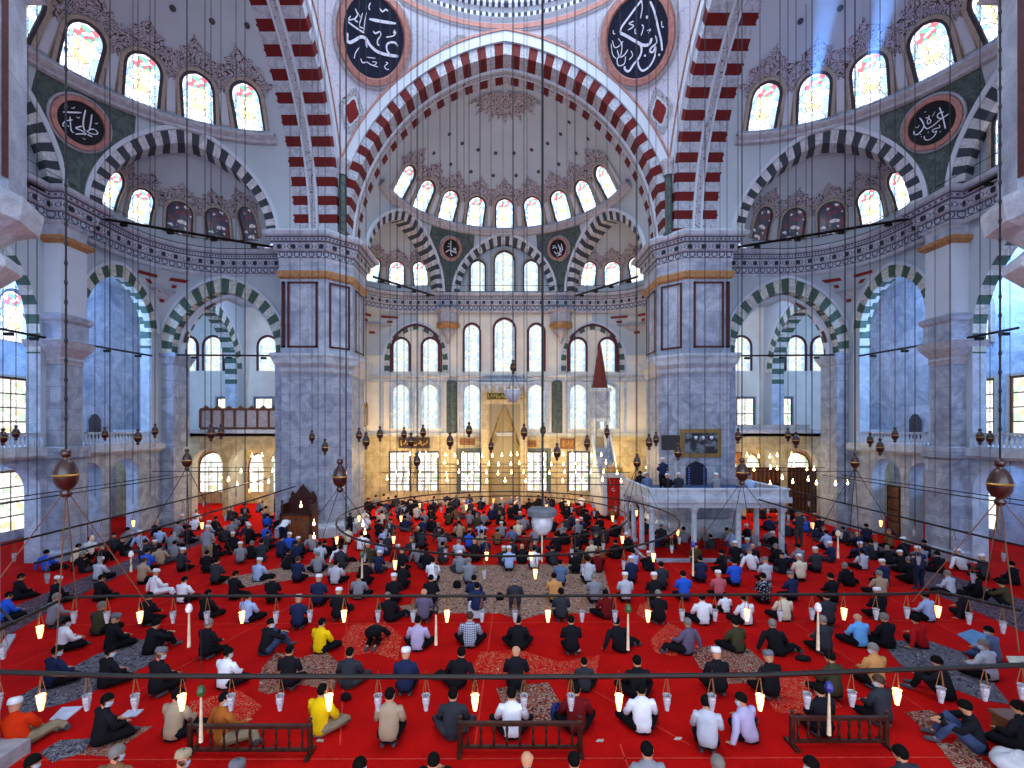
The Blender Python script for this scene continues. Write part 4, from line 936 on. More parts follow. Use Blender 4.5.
for s in (-1, 1):
    b = MB(); b.box((s*.72-.05, -.4, 1.5), (s*.72+.05, .4, 1.95), M_wood); b.lathe((s*.72, -.42, 1.5), [(.06, 0), (.08, .4), (.03, .5), (.06, .6), (0, .7)], 8, M_wood); b.build('armrest', t)
# low turned railings at the bottom of the picture
for k, (xa, xb, yt, yb, lab) in enumerate(((190, 310, 724, 755, 'low dark turned wood railing, left one of three on the red carpet'), (460, 580, 720, 752, 'low dark turned wood railing, middle one of three on the red carpet'), (792, 886, 717, 746, 'low dark turned wood railing, right one of three on the red carpet'))):
    a_ = atz(xa, yb, 0); c_ = atz(xb, yb, 0); W_ = c_.x-a_.x; t = tag(empty('railing', ((a_.x+c_.x)/2, a_.y, 0)), lab, 'railing')
    b = MB(); b.box((-W_/2, -.04, .48), (W_/2, .04, .54), M_wood); b.build('handrail', t)
    b = MB(); b.box((-W_/2, -.03, .07), (W_/2, .03, .12), M_wood); b.build('bottom_rail', t)
    n = 9
    for i in range(n):
        b = MB(); b.lathe((-W_/2+W_*(i+.6)/(n+.2), 0, .12), [(.02, 0), (.03, .08), (.014, .18), (.03, .28), (.018, .36)], 8, M_wood); b.build('baluster', t)
    for s in (-1, 1):
        b = MB(); b.lathe((s*W_/2, 0, 0), [(.05, 0), (.05, .55), (.02, .58), (.045, .64), (0, .68)], 8, M_wood); b.box((s*W_/2-.04, -.2, 0), (s*W_/2+.04, .2, .05), M_wood); b.build('post', t)

# ---------------------------------------------------------------- rugs and seams on the carpet
def rugmat(name, base, l1, l2, sc=3.0):
    t = NT(name); o = t.obj()
    n = t.noise(o, sc, 3, 1.5); ln = t.ma('LESS_THAN', t.ma('ABSOLUTE', t.ma('SUBTRACT', t.ma('FRACT', t.ma('MULTIPLY', n, 9.0)), .5)), .08 if 'sprig' in name else .15)
    vo = t.n('TexVoronoi', {'Vector': o, 'Scale': sc*2.2}); s_ = t.ma('LESS_THAN', vo.outputs[0], .25)
    c = t.mix(ln, lin(base), lin(l1)); c = t.mix(s_, c, lin(l2)); return t.fin(c, .95, .05)
RG = {'grey': rugmat('grey_patterned_rug', '4a4650', '7d7a80', '2c2c38'), 'tan': rugmat('tan_patterned_rug', '7c5a4e', 'a89480', '3c3440', 2.6),
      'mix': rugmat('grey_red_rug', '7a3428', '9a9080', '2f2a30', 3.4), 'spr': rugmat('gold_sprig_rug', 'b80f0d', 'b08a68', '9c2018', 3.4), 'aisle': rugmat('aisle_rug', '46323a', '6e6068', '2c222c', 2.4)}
def rug(pts, kind, label, z=.012):
    P_ = [atz(x, y, z) for x, y in pts]; b = MB(); n = len(P_)
    b.face(P_, None, RG[kind]); b.grid([[p for p in P_+P_[:1]], [Vector((p.x, p.y, 0.001)) for p in P_+P_[:1]]], None, RG[kind])
    o = b.build('rug'); tag(o, label, 'rug')
rug([(8, 702), (95, 655), (150, 637), (166, 643), (150, 664), (75, 700), (22, 714)], 'grey', 'long grey patterned rug by the left edge under the seated man in navy')
rug([(425, 566), (602, 563), (612, 600), (606, 612), (540, 614), (520, 620), (500, 613), (404, 613), (400, 606), (436, 600)], 'tan', 'wide tan flowered rug across the middle of the red carpet')
rug([(258, 690), (262, 668), (276, 652), (300, 658), (325, 650), (340, 664), (334, 690), (300, 684), (268, 694)], 'mix', 'grey and red rug behind the man in black, left of the middle')
rug([(340, 642), (352, 625), (385, 622), (402, 636), (398, 660), (372, 652), (352, 655)], 'spr', 'gold sprigged motif beside the bowing man')
rug([(470, 672), (480, 652), (520, 650), (560, 662), (600, 655), (596, 674), (540, 676)], 'spr', 'gold sprigged motif between the two middle rows')
rug([(650, 640), (668, 622), (690, 634), (676, 656), (655, 652)], 'spr', 'gold sprigged motif left of the man in purple grey')
rug([(690, 650), (718, 644), (748, 648), (766, 664), (762, 682), (716, 684), (700, 668)], 'mix', 'grey and red rug in front of the white capped man in black')
rug([(880, 640), (930, 641), (962, 652), (990, 678), (1010, 704), (984, 700), (930, 680), (900, 664)], 'grey', 'curved grey rug right of the man in tan')
rug([(752, 680), (806, 676), (842, 706), (812, 716), (776, 712)], 'spr', 'red and gold rug beside the right railing')
rug([(496, 688), (548, 682), (566, 712), (548, 724), (508, 718)], 'mix', 'patterned rug under the middle railing')
rug([(188, 702), (240, 690), (262, 706), (238, 730), (196, 728)], 'spr', 'red and gold rug behind the left railing')
rug([(78, 754), (128, 727), (153, 726), (106, 756)], 'mix', 'small prayer rug behind the man in black at lower left')
rug([(40, 752), (60, 740), (92, 738), (84, 752), (52, 762)], 'grey', 'grey motif on the carpet left of the small prayer rug')
rug([(936, 742), (952, 744), (962, 734), (974, 752), (1000, 772), (956, 768), (946, 756)], 'mix', 'scrolled motif on the carpet at lower right corner')
rug([(905, 712), (930, 710), (970, 730), (958, 734), (925, 730)], 'mix', 'scrolled motif beside the right railing')
rug([(640, 604), (655, 600), (668, 612), (650, 622), (636, 614)], 'spr', 'small tan motif beside the man in dark red')
rug([(405, 566), (300, 578), (240, 588), (215, 580), (290, 566), (380, 560)], 'tan', 'narrow tan rug left of the wide flowered rug')
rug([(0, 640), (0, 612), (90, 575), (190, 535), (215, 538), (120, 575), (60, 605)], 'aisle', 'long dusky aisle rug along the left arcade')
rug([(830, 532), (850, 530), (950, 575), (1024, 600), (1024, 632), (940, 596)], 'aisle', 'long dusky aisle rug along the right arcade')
M_seam = plain('carpet_seam', 'c8342a', .95, .05)
for (a_, c_) in (((0, 760), (1024, 757)), ((0, 625), (1024, 620)), ((540, 660), (690, 745)), ((788, 618), (960, 734)), ((10, 668), (260, 560)), ((130, 695), (320, 590)), ((475, 745), (500, 560)), ((1024, 670), (820, 560)), ((620, 744), (640, 800)), ((340, 745), (350, 560)), ((700, 590), (620, 520))):
    p, q_ = atz(a_[0], a_[1], .006), atz(c_[0], c_[1], .006); d = (q_-p).normalized(); n_ = Vector((-d.y, d.x, 0))*.018
    b = MB(); b.face([p-n_, p+n_, q_+n_, q_-n_], None, M_seam); o = S_(b.build('carpet_seam'))

# ---------------------------------------------------------------- chandeliers: iron bars, glass lamps, cables, beads
RND = random.Random(7)
M_bar = plain('lamp_bar_iron', '16120f', .5, .35, .2)
M_cord = plain('gilt_cord', '7e5430', .6, .3)
M_glass = plain('clear_cup_glass', 'a9adb6', .15, .7, var=.2, scale=30)
M_lit = emis('lit_lamp_glass', 'ffac48', 2.6, 'fff0d0')
M_flame = emis('bulb_light', 'ffd890', 22.0)
M_amber = plain('amber_bead', '32150f', .3, .6, var=.25, scale=12)
M_rod = plain('brown_rod', '6a4630', .5, .3); M_wire = plain('wire', '1c1c22', .5, .3)
def ztop(x, y):
    if abs(x) < 9 and abs(y-YC) < 9: return 31.0
    if abs(x) <= abs(y-YC): u, v = x, abs(y-YC)
    else: u, v = y-YC, abs(x)
    r = math.hypot(u, max(0, v-CAX)) if v > CAX else abs(u)
    if r < 8.3: return Z0+sqrt(max(0, PR.R**2-(r+PR.e)**2))
    return 15.0
def bar(pts, z, label, r=.032, cat='chandelier bar', name='lamp_bar'):
    b = MB(); P_ = [Vector((p[0], p[1], z)) for p in pts]; b.tube(P_, r, 6, M_bar); pass
    return tag(b.build(name), label, cat)
def pxs(pts, z): return [(atz(x, y, z).x, atz(x, y, z).y) for x, y in pts]
bar(pxs([(-80, 668), (0, 672), (120, 676), (512, 677), (760, 675), (1024, 665), (1110, 660)], 2.7), 2.7, 'nearest dark iron lamp bar running straight across the whole picture', .032)
bar(pxs([(-60, 660), (0, 629), (65, 598), (110, 596), (512, 596), (900, 594), (942, 592), (1024, 611), (1090, 640)], 2.7), 2.7, 'second dark iron lamp bar with bent ends across the middle rows', .028)
def circ(r, yc, n=48): return [(r*sin(2*PI*k/n), yc-r*cos(2*PI*k/n)) for k in range(n+1)]
bar(circ(5.9, 17.5), 2.7, 'large round iron chandelier ring over the middle of the carpet', .03, 'chandelier', 'chandelier_ring')
bar(circ(4.3, 17.6), 2.7, 'smaller round iron chandelier ring inside the large one', .026, 'chandelier', 'chandelier_ring')
for sg, sd in ((-1, 'left'), (1, 'right')):
    bar([(sg*10.9, 11), (sg*10.9, 20), (sg*11.4, 30)], 2.7, 'long iron lamp bar running away beside the %s pier' % sd)
    bar([(sg*13.4, 11.5), (sg*13.9, 20), (sg*14.6, 30)], 2.7, 'long iron lamp bar running away along the %s arcade, the lower one' % sd)
    bar([(sg*15.6, 12), (sg*15.8, 24)], 3.45, 'thin high iron bar along the %s arcade, nearer the middle' % sd, .02)
    bar([(sg*16.6, 12), (sg*16.8, 24)], 3.45, 'thin high iron bar along the %s arcade, nearer the wall' % sd, .02)
    bar([(sg*7.9, 7.6), (sg*13.2, 11.3)], 2.7, 'short diagonal iron bar at the %s' % sd, .022)
    bar([(sg*13.2, 11.3), (sg*17, 11.3)], 2.7, 'short cross bar at the outer end of the %s lamp bars' % sd, .022)
for k, (Y, hx) in enumerate(((33.2, 6.5), (30, 7.2), (27, 7.0), (24, 6.0), (21.2, 5.2))):
    bar([(-hx, Y), (hx, Y)], 3.3, 'thin cross bar of the far lamp grid, %s from the far wall' % ('nearest', 'second', 'third', 'fourth', 'fifth')[k], .022)
for sg, sd in ((-1, 'left'), (1, 'right')):
    for k, Y in enumerate((29.0, 26.5)): bar([(sg*12.8, Y), (sg*19.5, Y)], 3.4, 'thin cross bar before the %s corner arcade, %s one' % (sd, ('far', 'near')[k]), .02)
bar([(-4.6, 21), (-6.8, 33)], 3.3, 'slanting bar at the left end of the far lamp grid', .02); bar([(4.6, 21), (6.8, 33)], 3.3, 'slanting bar at the right end of the far lamp grid', .02)
# lighting tracks
def track(pa, pb, label, r=.07):
    b = MB(); d = (Vector(pb)-Vector(pa)); n_ = max(2, int(d.length/1.6))
    b.tube([pa, pb], r, 4, M_dark)
    for k in range(n_): 
        p = Vector(pa)+d*(k+.5)/n_
        b.box((p.x-.14, p.y-.07, p.z-.2), (p.x+.14, p.y+.07, p.z-.08), M_dark)
    tag(b.build('lighting_track'), label, 'lighting track')
for sg, sd in ((-1, 'left'), (1, 'right')):
    track((sg*19.0, 22.4, 15.6), (sg*12.6, 26.0, 15.6), 'long black lighting bar below the %s side cornice' % sd)
    track((sg*18.9, 19.6, 15.5), (sg*18.9, 16.5, 15.5), 'black lighting bar by the outer pier of the %s side' % sd)
    track((sg*7.6, 27.6, 14.5), (sg*4.9, 33.4, 15.0), 'black lighting bar below the far cornice, %s one' % sd)
    track((sg*19.6, 22.6, 9.7), (sg*19.6, 26.6, 9.8), 'short black lighting track in the %s gallery arch' % sd, .05)
    track((sg*18.9, 27.6, 10.0), (sg*12.9, 27.6, 9.95), 'black lighting track across the big %s arch' % sd, .05)
    track((sg*19.4, 18.2, 9.6), (sg*19.4, 20.2, 9.6), 'short black lighting track by the engaged pier of the %s side' % sd, .05)
# cups
def cup_mesh():
    b = MB(); b.lathe((0, 0, 0), [(.0, -.54), (.028, -.54), (.034, -.5), (.05, -.42), (.056, -.36), (.048, -.345), (.062, -.32), (.066, -.31), (.052, -.315), (.045, -.37), (.0, -.5)], 10); return b
def cord_mesh():
    b = MB()
    for k in range(3): a_ = 2*PI*k/3+.5; b.tube([(0, 0, 0), (.06*cos(a_), .06*sin(a_), -.31)], .0065, 4)
    b.tube([(0, 0, .05), (0, 0, 0)], .006, 4); return b
def bulb_mesh():
    b = MB(); b.lathe((0, 0, 0), [(0, -.5), (.024, -.48), (.03, -.42), (.022, -.36), (0, -.34)], 8); return b
proto = {}
def lampcup(p, lit, label, group, s=1.0):
    if not proto:
        for k, f, m in (('cup', cup_mesh, M_glass), ('cup_lit', cup_mesh, M_lit), ('cord', cord_mesh, M_cord), ('bulb', bulb_mesh, M_flame)):
            o = f().build(k, None, m); proto[k] = o.data; bpy.data.objects.remove(o)
            for i in range(len(proto[k].materials)): proto[k].materials[i] = m
    o = bpy.data.objects.new('glass_lamp', proto['cup_lit' if lit else 'cup']); COL.objects.link(o); o.location = p; o.scale = (s, s, s)
    for k, nm in (('cord', 'cord'),)+((('bulb', 'bulb'),) if lit else ()):
        c = bpy.data.objects.new(nm, proto[k]); COL.objects.link(c); c.parent = o
    return tag(o, label, 'lamp', group)
ORD = lambda n: '%d%s' % (n, 'th' if 10 <= n % 100 <= 20 else {1: 'st', 2: 'nd', 3: 'rd'}.get(n % 10, 'th'))
Afull = [(-2, 0), (41, 1), (87, 0), (135, 0), (182, 1), (231, 0), (280, 0), (329, 1), (378, 0), (426, 0), (475, 1), (524, 0), (571, 0), (619, 1), (667, 0), (712, 0), (760, 1), (807, 0), (852, 0), (897, 1), (941, 0), (985, 0), (1022, 0)]
for i, (x, lit) in enumerate(Afull):
    yb = 674 if x < 760 else 674-(x-760)*.037; p = atz(x, yb, 2.66); lampcup(p, lit, '%s glass oil lamp hung from the nearest lamp bar, %s from left' % ('glowing' if lit else 'unlit', ORD(i+1)), 'lamps on the nearest bar', .86)
Bfull = [(40, 610, 1), (3, 628, 0), (74, 597, 0), (107, 597, 0), (140, 597, 1), (173, 597, 0), (207, 597, 0), (242, 597, 1), (276, 597, 0), (310, 596, 0), (344, 596, 1), (378, 596, 0), (413, 596, 0), (447, 596, 1), (482, 596, 0), (515, 596, 0), (548, 596, 1), (582, 596, 0), (615, 596, 0), (648, 596, 1), (682, 595, 0), (715, 595, 0), (747, 595, 1), (780, 595, 0), (812, 594, 0), (844, 594, 1), (876, 594, 0), (907, 593, 0), (938, 592, 1), (969, 598, 0), (1003, 606, 0)]
for i, (x, yb, lit) in enumerate(sorted(Bfull)):
    p = atz(x, yb, 2.66); lampcup(p, lit, '%s glass oil lamp hung from the second lamp bar, %s from left' % ('glowing' if lit else 'unlit', ORD(i+1)), 'lamps on the second bar', .9)
k = 0
for r, n, nm in ((5.9, 30, 'large'), (4.3, 22, 'smaller')):
    for i in range(n):
        a_ = 2*PI*(i+.5)/n; lit = i % 3 == 0; k += 1
        lampcup((r*sin(a_), 17.5-r*cos(a_), 2.66), lit, '%s glass lamp on the %s chandelier ring, %s round from the front' % ('glowing' if lit else 'unlit', nm, ORD(i+1)), 'lamps on the chandelier rings', .95)
for sg, sd in ((-1, 'left'), (1, 'right')):
    for (xa, ya, xb, yb, n, nm) in ((10.9, 11.3, 11.3, 28, 12, 'beside the pier'), (13.45, 11.6, 14.4, 27, 11, 'along the arcade')):
        for i in range(n):
            t_ = i/(n-1); p = (sg*(xa+(xb-xa)*t_), ya+(yb-ya)*t_, 2.66)
            if inview(p, 5): lampcup(p, i % 6 == 4, 'glass lamp on the %s bar %s, %s from the camera end' % (sd, nm, ORD(i+1)), 'lamps on the side bars', .95)
# far grid: glowing bulbs
bm_ = MB(); bm_.lathe((0, 0, 0), [(0, -.17), (.05, -.14), (.065, -.08), (.04, -.02), (.015, 0), (.015, .12)], 8); o_ = bm_.build('bulb', None, M_flame); BULB = o_.data; bpy.data.objects.remove(o_); BULB.materials[0] = emis('far_bulb_light', 'ffd08a', 12.0)
GL = 0
def gbulb(p, label, grp):
    o = bpy.data.objects.new('glowing_bulb', BULB); COL.objects.link(o); o.location = p; tag(o, label, 'bulb', grp)
RB = random.Random(5)
for j, (Y, hx, n) in enumerate(((33.2, 6.6, 22), (32, 6.8, 20), (30, 6.9, 18), (27, 6.6, 13))):
    for i in range(n): gbulb((-hx+2*hx*i/(n-1)+RB.uniform(-.12, .12), Y+RB.uniform(-.2, .2), (4.0, 3.5, 3.05, 2.95)[j]+RB.uniform(-.08, .08)), 'small glowing bulb of the far lamp grid, %s row, %s from left' % (('top', 'second', 'third', 'lowest')[j], ORD(i+1)), 'bulbs of the far lamp grid')
for sg, sd, n in ((1, 'right', 9), (-1, 'left', 5)):
    for j, Y in enumerate((30.4, 29.0, 26.5)):
        for i in range(n): gbulb((sg*(13.1+.72*i+RB.uniform(-.2, .2)), Y+RB.uniform(-.3, .3), (4.1, 3.4, 2.9)[j]+RB.uniform(-.25, .25)), 'small glowing bulb before the %s corner arcade, %s row, %s from the pier' % (sd, ('top', 'middle', 'lowest')[j], ORD(i+1)), 'bulbs before the corner arcades')
for k, (X, Y, Z) in enumerate(((-9.3, 31.2, 3.5), (-9.7, 30.4, 3.0), (-9.1, 30.8, 2.6), (-9.9, 31.8, 4.4), (9.3, 31.5, 3.3), (9.8, 30.8, 2.9))): gbulb((X, Y, Z), 'glowing bulb close beside the inner face of the %s pier, %s of its cluster' % ('left' if X < 0 else 'right', ORD(k % 4+1)), 'bulbs beside the piers')
for k, (x, y) in enumerate(((301, 504), (314, 522), (314, 535), (363, 523), (365, 531))): gbulb(at(x, y, 22), 'glowing bulb before the left pier, %s from left' % ORD(k+1), 'bulbs before the left pier')
# cables and beads
def cable(p, label, r=.011, beaded=False):
    zt_ = ztop(p[0], p[1]); b = MB()
    if beaded:
        P_, R_ = [(p[0], p[1], p[2])], [r]; z = p[2]+.5
        while z < zt_-.5: P_ += [(p[0], p[1], z+q_) for q_ in (-.05, 0, .05)]; R_ += [r, r*1.8, r]; z += .3
        b.tube(P_+[(p[0], p[1], zt_)], R_+[r], 5, M_wire)
    else: b.tube([p, (p[0], p[1], zt_)], r, 5, M_wire)
    return tag(b.build('hanging_cable'), label, 'cable', 'cables hanging from the domes')
def bead(p, s, label, rods=None):
    b = MB(); k_ = s
    b.lathe(p, [(0, .5*k_), (.07*k_, .48*k_), (.1*k_, .41*k_), (.07*k_, .34*k_), (.045*k_, .32*k_), (.1*k_, .27*k_), (.16*k_, .17*k_), (.2*k_, .04*k_), (.205*k_, 0)], 14, M_amber)
    b.lathe(p, [(.205*k_, -.04*k_), (.19*k_, -.16*k_), (.13*k_, -.27*k_), (.06*k_, -.31*k_), (.1*k_, -.36*k_), (.08*k_, -.44*k_), (0, -.48*k_)], 14, M_amber)
    o = tag(b.build('amber_ornament', smooth=True), label, 'hanging ornament', 'turned amber ornaments on the chandelier cables')
    g = MB(); g.lathe(p, [(.205*k_, 0), (.225*k_, -.02*k_), (.205*k_, -.04*k_)], 14, M_gold); g.build('gilt_band', o)
    for q_ in rods or []:
        r_ = MB(); r_.tube([(p[0], p[1], p[2]-.3*k_), q_], .008, 4, M_rod if p[1] < 9 else M_wire); r_.build('rod', o)
big = [(66, 474, 7.4, .78, 1), (1000, 483, 7.6, .78, 1), (187, 460, 11, .66, 1), (340, 476, 11.5, 1.05, 1), (742, 472, 12, .9, 1), (855, 462, 12, .62, 1), (637, 462, 15, .7, 1), (417, 461, 16, .72, 1)]
words = ['large one at the left edge', 'large one at the right edge', 'left of the left pier', 'before the left pier', 'above the stone platform', 'before the right arcade', 'left above the stone platform', 'right of the left pier']
for (x, y, D, s, r_), wd in zip(big, words):
    p = at(x, y, D); rods = [(p.x+dx, p.y+dy, 2.72) for dx, dy in ((-.62*s*1.6, -1.0), (.62*s*1.6, -1.0), (-.5*s*1.6, .9), (.5*s*1.6, .9))]
    bead(p, s if D < 9 else s*.8, 'turned amber glass ornament with gilt band, '+wd, rods)
    cable((p.x, p.y, p.z+.45*s), 'thick cable above the amber ornament, '+wd, .014, D < 9)
small = [(3, 437), (16, 433), (105, 434), (138, 437), (155, 431), (211, 433), (221, 432), (312, 437), (325, 447), (359, 435), (366, 441), (380, 434), (404, 434), (411, 441), (423, 432), (450, 441), (469, 430), (491, 446), (524, 432), (543, 430), (557, 452), (587, 443), (607, 432), (649, 442), (656, 439), (678, 452), (738, 436), (788, 435), (796, 440), (870, 440), (880, 447), (895, 435), (971, 447), (980, 437), (990, 438)]
for i, (x, y) in enumerate(small):
    D = 16+6*((i*7) % 5)/5; p = at(x, y, D); s = .62+.14*((i*3) % 3)
    bead(p, s, 'small amber ornament on a thin cable, %s from left at gallery level' % ORD(i+1), [(p.x, p.y, 3.0)]); cable((p.x, p.y, p.z+.45*s), 'thin cable above the %s small amber ornament from left' % ORD(i+1), .012)
xs = [28, 37, 95, 110, 125, 133, 150, 205, 236, 245, 290, 300, 318, 346, 390, 397, 418, 428, 440, 457, 464, 480, 503, 513, 527, 543, 567, 575, 596, 620, 636, 668, 690, 705, 720, 727, 760, 780, 806, 812, 830, 845, 905, 915, 935, 950, 961, 1010]
for i, x in enumerate(xs):
    D = [17.5, 14, 21, 11.9, 24, 19][i % 6]; thick = x in (346, 513, 543, 737, 845); zb = 2.8 if abs(D-17.5) > 1 else 3.3
    X = CX+(x-VX)*D/F; cable((X, D, zb), 'long %s dark cable down to the lamp bars, %s from left' % ('thick' if thick else 'thin', ORD(i+1)), .022 if thick else .011)
# ornaments with special shapes
p = at(542, 512, 12); t = tag(empty('globe_pendant', p), 'white globe pendant under a wide grey dish, hanging in the middle', 'pendant lamp')
b = MB(); b.lathe((0, 0, 0), [(0, -.58), (.14, -.55), (.24, -.42), (.27, -.26), (.24, -.1), (.2, -.02)], 18, plain('opal_glass', 'b4bac4', .3, .5)); b.build('globe', t, smooth=True)
b = MB(); b.lathe((0, 0, 0), [(0, .12), (.3, .1), (.37, .04), (.37, -.08), (.3, -.1), (0, -.06)], 20, plain('grey_dish', '5c626c')); b.build('dish', t)
b = MB(); b.tube([(0, 0, .1), (0, 0, 4)], .02, 6, M_wire); b.tube([(0, 0, 4), (0, 0, 27)], .02, 6, M_wire); b.build('cable', t)
b = MB(); b.tube([(0, 0, -.58), (0, 0, -1.25)], .018, 6, plain('cream_tube', 'd8c4a4')); b.build('rod', t)
p = at(513, 394, 20); t = tag(empty('glass_globe', p), 'pale glass globe hanging before the green plaque', 'pendant lamp')
b = MB(); b.lathe((0, 0, 0), [(0, -.36), (.2, -.3), (.33, -.12), (.36, .05), (.34, .12), (.36, .15), (.25, .2), (0, .2)], 18, plain('opal_glass', 'b4bac4')); b.build('globe', t, smooth=True)
b = MB()
for a_ in (0, 2.1, 4.2): b.tube([(.34*cos(a_), .34*sin(a_), .15), (0, 0, 1.0)], .01, 4, M_wire)
b.build('chain', t)
p = at(513, 367, 20); bead(p, .62, 'red turned ornament directly above the pale glass globe')
p_ = M_amber
for i, (x, yt, yb, D, hd) in enumerate(((189, 611, 647, 8.6, 'w'), (436, 612, 645, 8.8, 'k'), (628, 611, 650, 8.7, 'g'), (818, 610, 650, 8.6, 'w'), (829, 690, 735, 7.2, 'b'), (201, 694, 742, 7.2, 'g'), (693, 546, 576, 12.5, 'b'), (362, 556, 578, 13, 'g'), (92, 540, 553, 13, 'n'), (131, 556, 572, 12, 'w'), (838, 535, 558, 13, 'n'))):
    a_, c_ = at(x, yt, D), at(x, yb, D); L = a_.z-c_.z
    t = tag(empty('tassel_ornament', a_), 'cream tubular ornament under a %s bulb on a thin cord, %s counted from left' % ({'w': 'white', 'k': 'black', 'g': 'green', 'b': 'blue', 'n': 'cream'}[hd], ORD(i+1)), 'hanging ornament', 'tube ornaments under the bars')
    b = MB(); b.tube([(0, 0, -.05), (0, 0, -L)], [.014, .03], 8, plain('cream_tube', 'd8b48c')); b.build('tube', t)
    b = MB(); b.lathe((0, 0, .04), [(0, -.09), (.05, -.05), (.06, 0), (.04, .07), (0, .1)], 10, plain({'w': 'white_bulb', 'k': 'black_bulb', 'g': 'green_bulb', 'b': 'blue_bulb', 'n': 'cream_tube'}[hd], {'w': 'dedede', 'k': '141414', 'g': '1e5a2c', 'b': '20308a', 'n': 'd8b48c'}[hd], .3, .5)); b.build('bulb', t)
    b = MB(); b.tube([(0, 0, .1), (0, 0, 2.75-a_.z if a_.z < 2.7 else .4)], .006, 4, M_wire); b.build('cord', t)
# loose things on the carpet
def slab(pts, hex_, label, cat, name, h=.02):
    P_ = [atz(x, y, h) for x, y in pts]; b = MB(); m = plain(name+'_'+hex_, hex_, .8, .1)
    b.face(P_, None, m); b.grid([P_+P_[:1], [Vector((p.x, p.y, .002)) for p in P_+P_[:1]]], None, m); tag(b.build(name), label, cat)
slab([(49, 720), (62, 707), (83, 706), (66, 720)], 'c4c6d8', 'white cloth laid flat left of the man in black', 'cloth', 'prayer_cloth')
slab([(118, 718), (128, 710), (144, 709), (136, 716)], 'c4c6d8', 'small white cloth right of the man in black', 'cloth', 'prayer_cloth')
slab([(957, 634), (972, 629), (992, 637), (974, 646)], '5a84a8', 'blue mat on the carpet at the right side', 'mat', 'prayer_mat')
slab([(1006, 656), (1024, 656), (1024, 664), (1010, 664)], 'c4c0b0', 'pale mat at the right edge', 'mat', 'prayer_mat')
slab([(0, 645), (8, 634), (16, 634), (8, 648)], 'a0a0a8', 'pale cushion at the left edge', 'cushion', 'cushion', .06)
slab([(17, 619), (30, 613), (32, 615), (20, 621)], 'c4c6d8', 'white folded paper beside the man in blue at left', 'paper', 'paper')
for i, (x, y) in enumerate(((125, 767), (600, 741), (678, 739), (462, 651), (951, 728), (320, 741), (648, 687), (577, 651))): slab([(x-4, y), (x-2, y-2), (x+4, y-2), (x+3, y)], 'b8b0a8', 'small white paper slip on the red carpet, %s of a scattered few from left' % ORD([0, 4, 6, 2, 7, 1, 5, 3][i]+1), 'paper', 'paper')
b = MB(); p = atz(1013, 745, 0); b.box((p.x-.1, p.y-.1, 0), (p.x+.35, p.y+.3, .45), M_woodl); b.box((p.x-.13, p.y-.13, .42), (p.x+.38, p.y+.33, .48), M_woodl); tag(b.build('wooden_box'), 'brown wooden box at the right edge behind the white bundle', 'box')
b = MB(); p = atz(1014, 772, 0); rows = []
for i in range(9):
    v = PI*i/8; rows.append([(p.x+(.34+.05*sin(3*u+i))*sin(v)*cos(u), p.y+.3*sin(v)*sin(u)*(1+.1*sin(5*u)), .17-.17*cos(v)*(1+.12*sin(4*u))) for u in [2*PI*k/20 for k in range(21)]])
b.grid(rows, None, plain('white_bundle', 'b8bac0', .9)); tag(b.build('cloth_bundle', smooth=True), 'crumpled white cloth bundle in the lower right corner', 'cloth')
b = MB(); p = atz(2, 762, 0); b.box((p.x-.5, p.y-.3, 0), (p.x+.25, p.y+.25, .25), plain('grey_bundle', '9a9aa0', .9)); o = tag(b.build('grey_cloth'), 'grey folded cloth in the lower left corner', 'cloth')
b = MB(); p = atz(477, 618, 0)

for dx in (-.25, .2):
    for dy in (-.12, .25): b.tube([(p.x+dx, p.y+dy, 0), (p.x+dx*.8, p.y+dy*.8, .42)], .02, 6, M_white)
b.box((p.x-.26, p.y-.14, .4), (p.x+.22, p.y+.3, .45), M_white); b.box((p.x-.26, p.y-.15, .05), (p.x+.22, p.y-.12, .4), M_white); tag(b.build('stool'), 'white plastic stool under the man in navy, left of the middle', 'stool')

